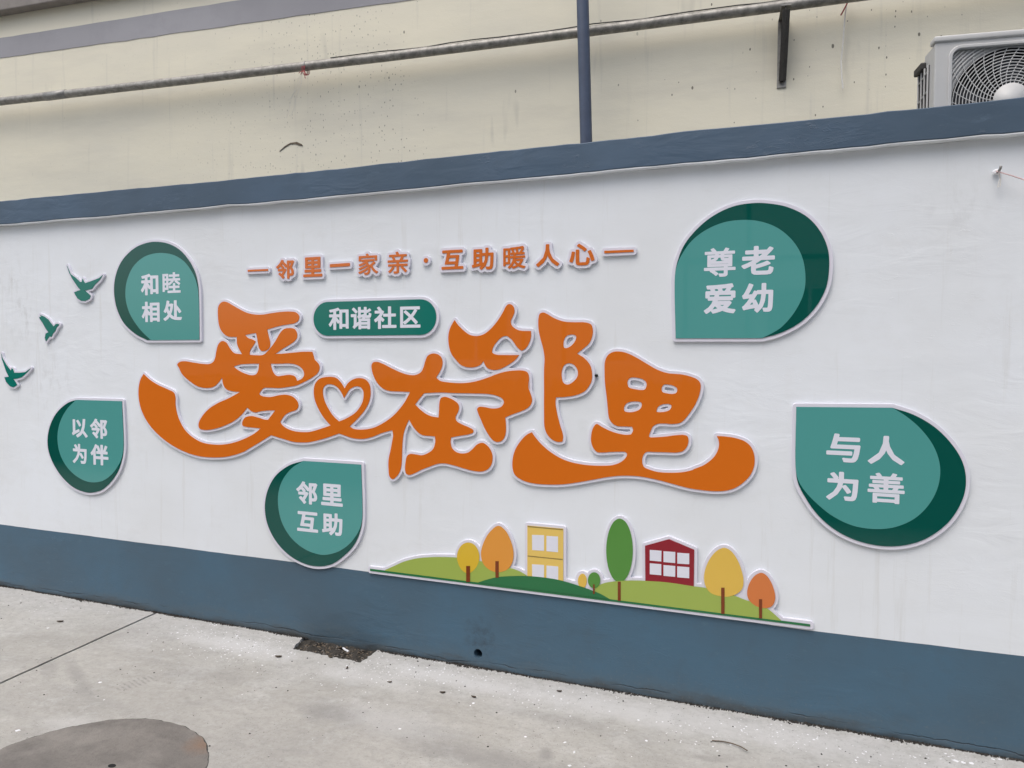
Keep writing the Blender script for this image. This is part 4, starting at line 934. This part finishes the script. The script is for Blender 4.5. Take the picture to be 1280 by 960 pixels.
# ================================================================== ON THE GROUND
# manhole cover, from points of its visible rim
rim = [(0, 937.5), (50, 917.5), (107.5, 903.8), (150, 899.5), (187.5, 900.5), (225, 905), (250, 917.5), (263.8, 935), (259, 955)]
G_p = np.array([ground_px(*p) for p in rim]); A__ = np.c_[2*G_p, np.ones(len(G_p))]; so = np.linalg.lstsq(A__, (G_p**2).sum(1), rcond=None)[0]
mc = so[:2]; mr = math.sqrt(so[2]+mc@mc)
t = thing('manhole_cover', 'round brownish concrete manhole cover set in the paving at lower left', 'manhole cover', u=mc[0], w=mc[1], z=0)
T[t.name] = (mc[0], mc[1], 0)
def cc(r, n=220, j=0, ph=0):
    o = []
    for i in range(n):
        a = 2*math.pi*i/n; q = r+j*(math.sin(7*a+ph)*.5+math.sin(17*a+2+ph)*.4+math.sin(41*a+ph)*.35)+random.uniform(-j, j)*.4
        o.append((mc[0]+q*math.cos(a), mc[1]+q*math.sin(a)))
    return o
plate('cover_disc', [cc(mr-.005, j=.004)], -.002, .0022, 'cover_concrete', t, horizontal=True, bevel=.0012)
plate('rim_seal', [cc(mr-.0025, j=.004, ph=.4), cc(mr-.013, j=.002)[::-1]], -.002, .0010, 'joint_filler', t, horizontal=True)
hp = ground_px(140, 958)
plate('painted_lifting_hole', [[(hp[0]+.016*math.cos(a), hp[1]+.011*math.sin(a)) for a in np.linspace(0, 6.28, 13)[:-1]]], .001, .0030, 'black_hole', t, horizontal=True)  # near-black disc lying on the cover, paints the dark inside of the hole

def scatter(name, label, mat, items, flat=.25, cat='debris'):
    """items: x,y,z,size  -> small irregular lumps in one mesh"""
    bm = bmesh.new()
    for x, y, z_, s_ in items:
        n = random.choice((4, 5, 6)); a0_ = random.random()*6; st_ = random.uniform(.5, 1)
        rot = random.random()*6
        base = []
        for i in range(n):
            a = a0_+2*math.pi*i/n; rr_ = s_*random.uniform(.6, 1)
            px_, py_ = rr_*math.cos(a), rr_*st_*math.sin(a)
            base.append(bm.verts.new((x+px_*math.cos(rot)-py_*math.sin(rot), y+px_*math.sin(rot)+py_*math.cos(rot), z_)))
        top = bm.verts.new((x+random.uniform(-.3, .3)*s_, y+random.uniform(-.3, .3)*s_, z_+s_*flat*random.uniform(.6, 1.3)))
        for i in range(n): bm.faces.new((base[i], base[(i+1) % n], top))
        bm.faces.new(base[::-1])
    o = bm_obj(name, bm, mat, None); tag(o, label, cat, kind='stuff')
random.seed(21)
it = []
def notch_free(x, y): return not (DR[0][0]-.01 < x < dr_r[1][0]+.01 and y > -.17)
for i in range(7000):   # crumbs along the foot of the wall
    x = random.uniform(-7, 2.5); lump = .5+.5*math.sin(x*5.3)*math.sin(x*2.1+1)+.4*math.sin(x*17)
    s_ = random.choice((.003, .003, .004, .005, .006)); d = abs(random.gauss(0, .0045))*(1+1.1*max(0, lump))
    it.append((x, -.0005-d, 0 if notch_free(x, -d) else -.016, s_*(1+.35*max(0, lump))))
for i in range(900):
    x = random.uniform(-6.5, 2.3); m_ = math.sin(x*3.7+.6)+.8*math.sin(x*9.1)
    if m_ < random.uniform(-.6, 1.2): continue
    it.append((x, -.003-abs(random.gauss(0, .004)), 0 if notch_free(x, -.01) else -.014, random.uniform(.006, .012)))
scatter('dirt', 'dark crumbs and grit along the foot of the wall', 'grit', it, .8, 'dirt')
it = []
for i in range(1300):
    y = -abs(random.expovariate(3.6)); x = random.uniform(-6.5, 2.2)
    if y < -2.2 or not notch_free(x, y): continue
    if math.sin(x*2.7+1)+math.sin(x*6.1)+random.uniform(-1.5, 1.5) < -.3: continue
    it.append((x, y, .0003, random.choice((.0015, .0015, .002, .002, .003, .004, .006))))
for cx_, cy_, sx_, sy_, n_ in ((260, 792, 45, 9, 160), (340, 808, 40, 9, 200), (300, 815, 40, 8, 140), (560, 842, 60, 9, 200), (700, 868, 70, 9, 160), (960, 915, 80, 10, 160), (1180, 945, 60, 8, 90), (460, 838, 60, 12, 80)):
    for q_ in range(n_):
        g = ground_px(random.gauss(cx_, sx_), random.gauss(cy_, sy_))
        if g[1] < -.02 and notch_free(*g): it.append((g[0], g[1], .0003, random.choice((.0015, .002, .0025, .003, .004, .006))))
for px_, py_, s_ in ((1195, 951, .016), (1204, 953, .012), (1214, 954, .012), (1241, 949, .012), (1250, 949, .011), (592, 879, .011), (588, 882, .008), (500, 911, .010), (555, 854, .009), (512, 837, .009), (706, 928, .011), (718, 940, .013), (712, 957, .010), (808, 926, .008), (657, 921, .008), (798, 900, .009), (125, 853, .012), (60, 785, .012), (22, 913, .014), (296, 795, .012), (285, 812, .011), (300, 819, .010), (222, 791, .010)):
    g = ground_px(px_, py_); it.append((g[0], g[1], .0003, s_))
scatter('paint_flecks', 'white flecks of paint and plaster scattered on the paving near the wall', 'chips_white', it, .18)
it = []
for i in range(800):
    y = -abs(random.expovariate(1.4)); x = random.uniform(-6.5, 2.2)
    if y < -2.6 or not notch_free(x, y): continue
    it.append((x, y, .0003, random.choice((.0015, .002, .0025, .003, .004, .006))))
scatter('grit', 'small dark grit scattered over the paving', 'grit', it, .6)
# soil and litter in the open notch at the wall
bm = bmesh.new(); nx_, ny_ = 44, 14
x0_, x1_ = DR[0][0]-.03, dr_r[1][0]+.03; y0_, y1_ = min(p[1] for p in (DR[0], dr_r[2]))-.03, .09
gr = [[bm.verts.new((x0_+(x1_-x0_)*i/nx_, y0_+(y1_-y0_)*j/ny_, -.014+.010*math.sin(i*.5)*math.sin(j*.9)+random.uniform(-.005, .006))) for i in range(nx_+1)] for j in range(ny_+1)]
for j in range(ny_):
    for i in range(nx_): bm.faces.new((gr[j][i], gr[j][i+1], gr[j+1][i+1], gr[j+1][i]))
tag(bm_obj('soil', bm, 'soil', None), 'dark soil in the broken gap between paving and wall', 'soil', kind='stuff')
it = [(random.uniform(DR[0][0]+.02, dr_r[1][0]-.02), random.uniform(-.12, -.005), -.010, random.choice((.004, .006, .009))) for i in range(150)]
scatter('rubble', 'grey grit and mortar crumbs lying in the broken gap at the wall', 'cover_concrete', [(random.uniform(DR[0][0]+.02, dr_r[1][0]-.02), random.uniform(-.13, -.005), -.012, random.choice((.003, .005, .008))) for i in range(110)], .5, 'rubble')
scatter('leaf_litter', 'brown leaf crumbs lying in the gap at the foot of the wall', 'leaf_brown', it, .5, 'litter')
# leaves, twig, straw
def leaf(px_, py_, ln, ang, lab, z0_=.001):
    ln *= .68; g = ground_px(px_, py_); bm = bmesh.new(); n = 7; rows = []
    for i in range(n+1):
        s_ = i/n; wdt = ln*.24*math.sin(math.pi*min(1, s_*.94+.04)); row = []
        for q_ in (-1, 0, 1):
            x, y = (s_-.5)*ln, q_*wdt
            row.append(bm.verts.new((g[0]+x*math.cos(ang)-y*math.sin(ang), g[1]+x*math.sin(ang)+y*math.cos(ang), z0_+abs(q_)*.003*(1+s_)+.006*(s_-.5)**2*2)))
        rows.append(row)
    for i in range(n):
        for q_ in (0, 1): bm.faces.new((rows[i][q_], rows[i][q_+1], rows[i+1][q_+1], rows[i+1][q_]))
    bmesh.ops.solidify(bm, geom=bm.faces[:], thickness=.0008)
    tag(bm_obj('dead_leaf', bm, 'leaf_brown', None), lab, 'leaf', 'dead leaves on the paving')
for a_ in ((348, 821.5, .055, .2, 'curled brown leaf on the paving left of the broken gap'), (413, 822, .05, -.3, 'brown leaf at the front edge of the broken gap'),
           (434, 836, .03, 1.9, 'tiny brown leaf on the paving just below the broken gap'), (553, 866.5, .04, .2, 'brown leaf on the paving left of the weep hole'),
           (592, 872, .038, -.2, 'brown leaf on the paving below the weep hole'), (487, 853.5, .03, .3, 'small brown leaf on bare paving in the centre'),
           (699, 865, .035, .1, 'dark leaf near the wall foot under the scenery panel'), (75, 777.5, .06, .3, 'brown leaf beside the wall end of the paving joint at left'),
           (514, 820, .06, -.25, 'dark leaf lying against the foot of the wall'), (371, 794, .045, 1.2, 'brown leaf standing at the wall by the left end of the gap')): leaf(*a_)
P0 = [ground_px(*p) for p in ((890, 927), (903, 928.5), (916, 932), (926, 936.5), (934, 942))]
bm = bmesh.new(); tube(bm, [(a[0], a[1], .004+.002*i) for i, a in enumerate(P0)], .0022, 6)
tag(bm_obj('twig', bm, 'leaf_brown', None), 'thin curved dry twig lying on the paving at lower right', 'twig')
P0 = [ground_px(*p, -.012) for p in ((429, 811), (432, 813.5), (436, 815.5))]
bm = bmesh.new(); tube(bm, [(a[0], a[1], -.008) for a in P0], .005, 6)
tag(bm_obj('paper_scrap', bm, 'chips_white', None), 'small white scrap lying in the broken gap', 'scrap')
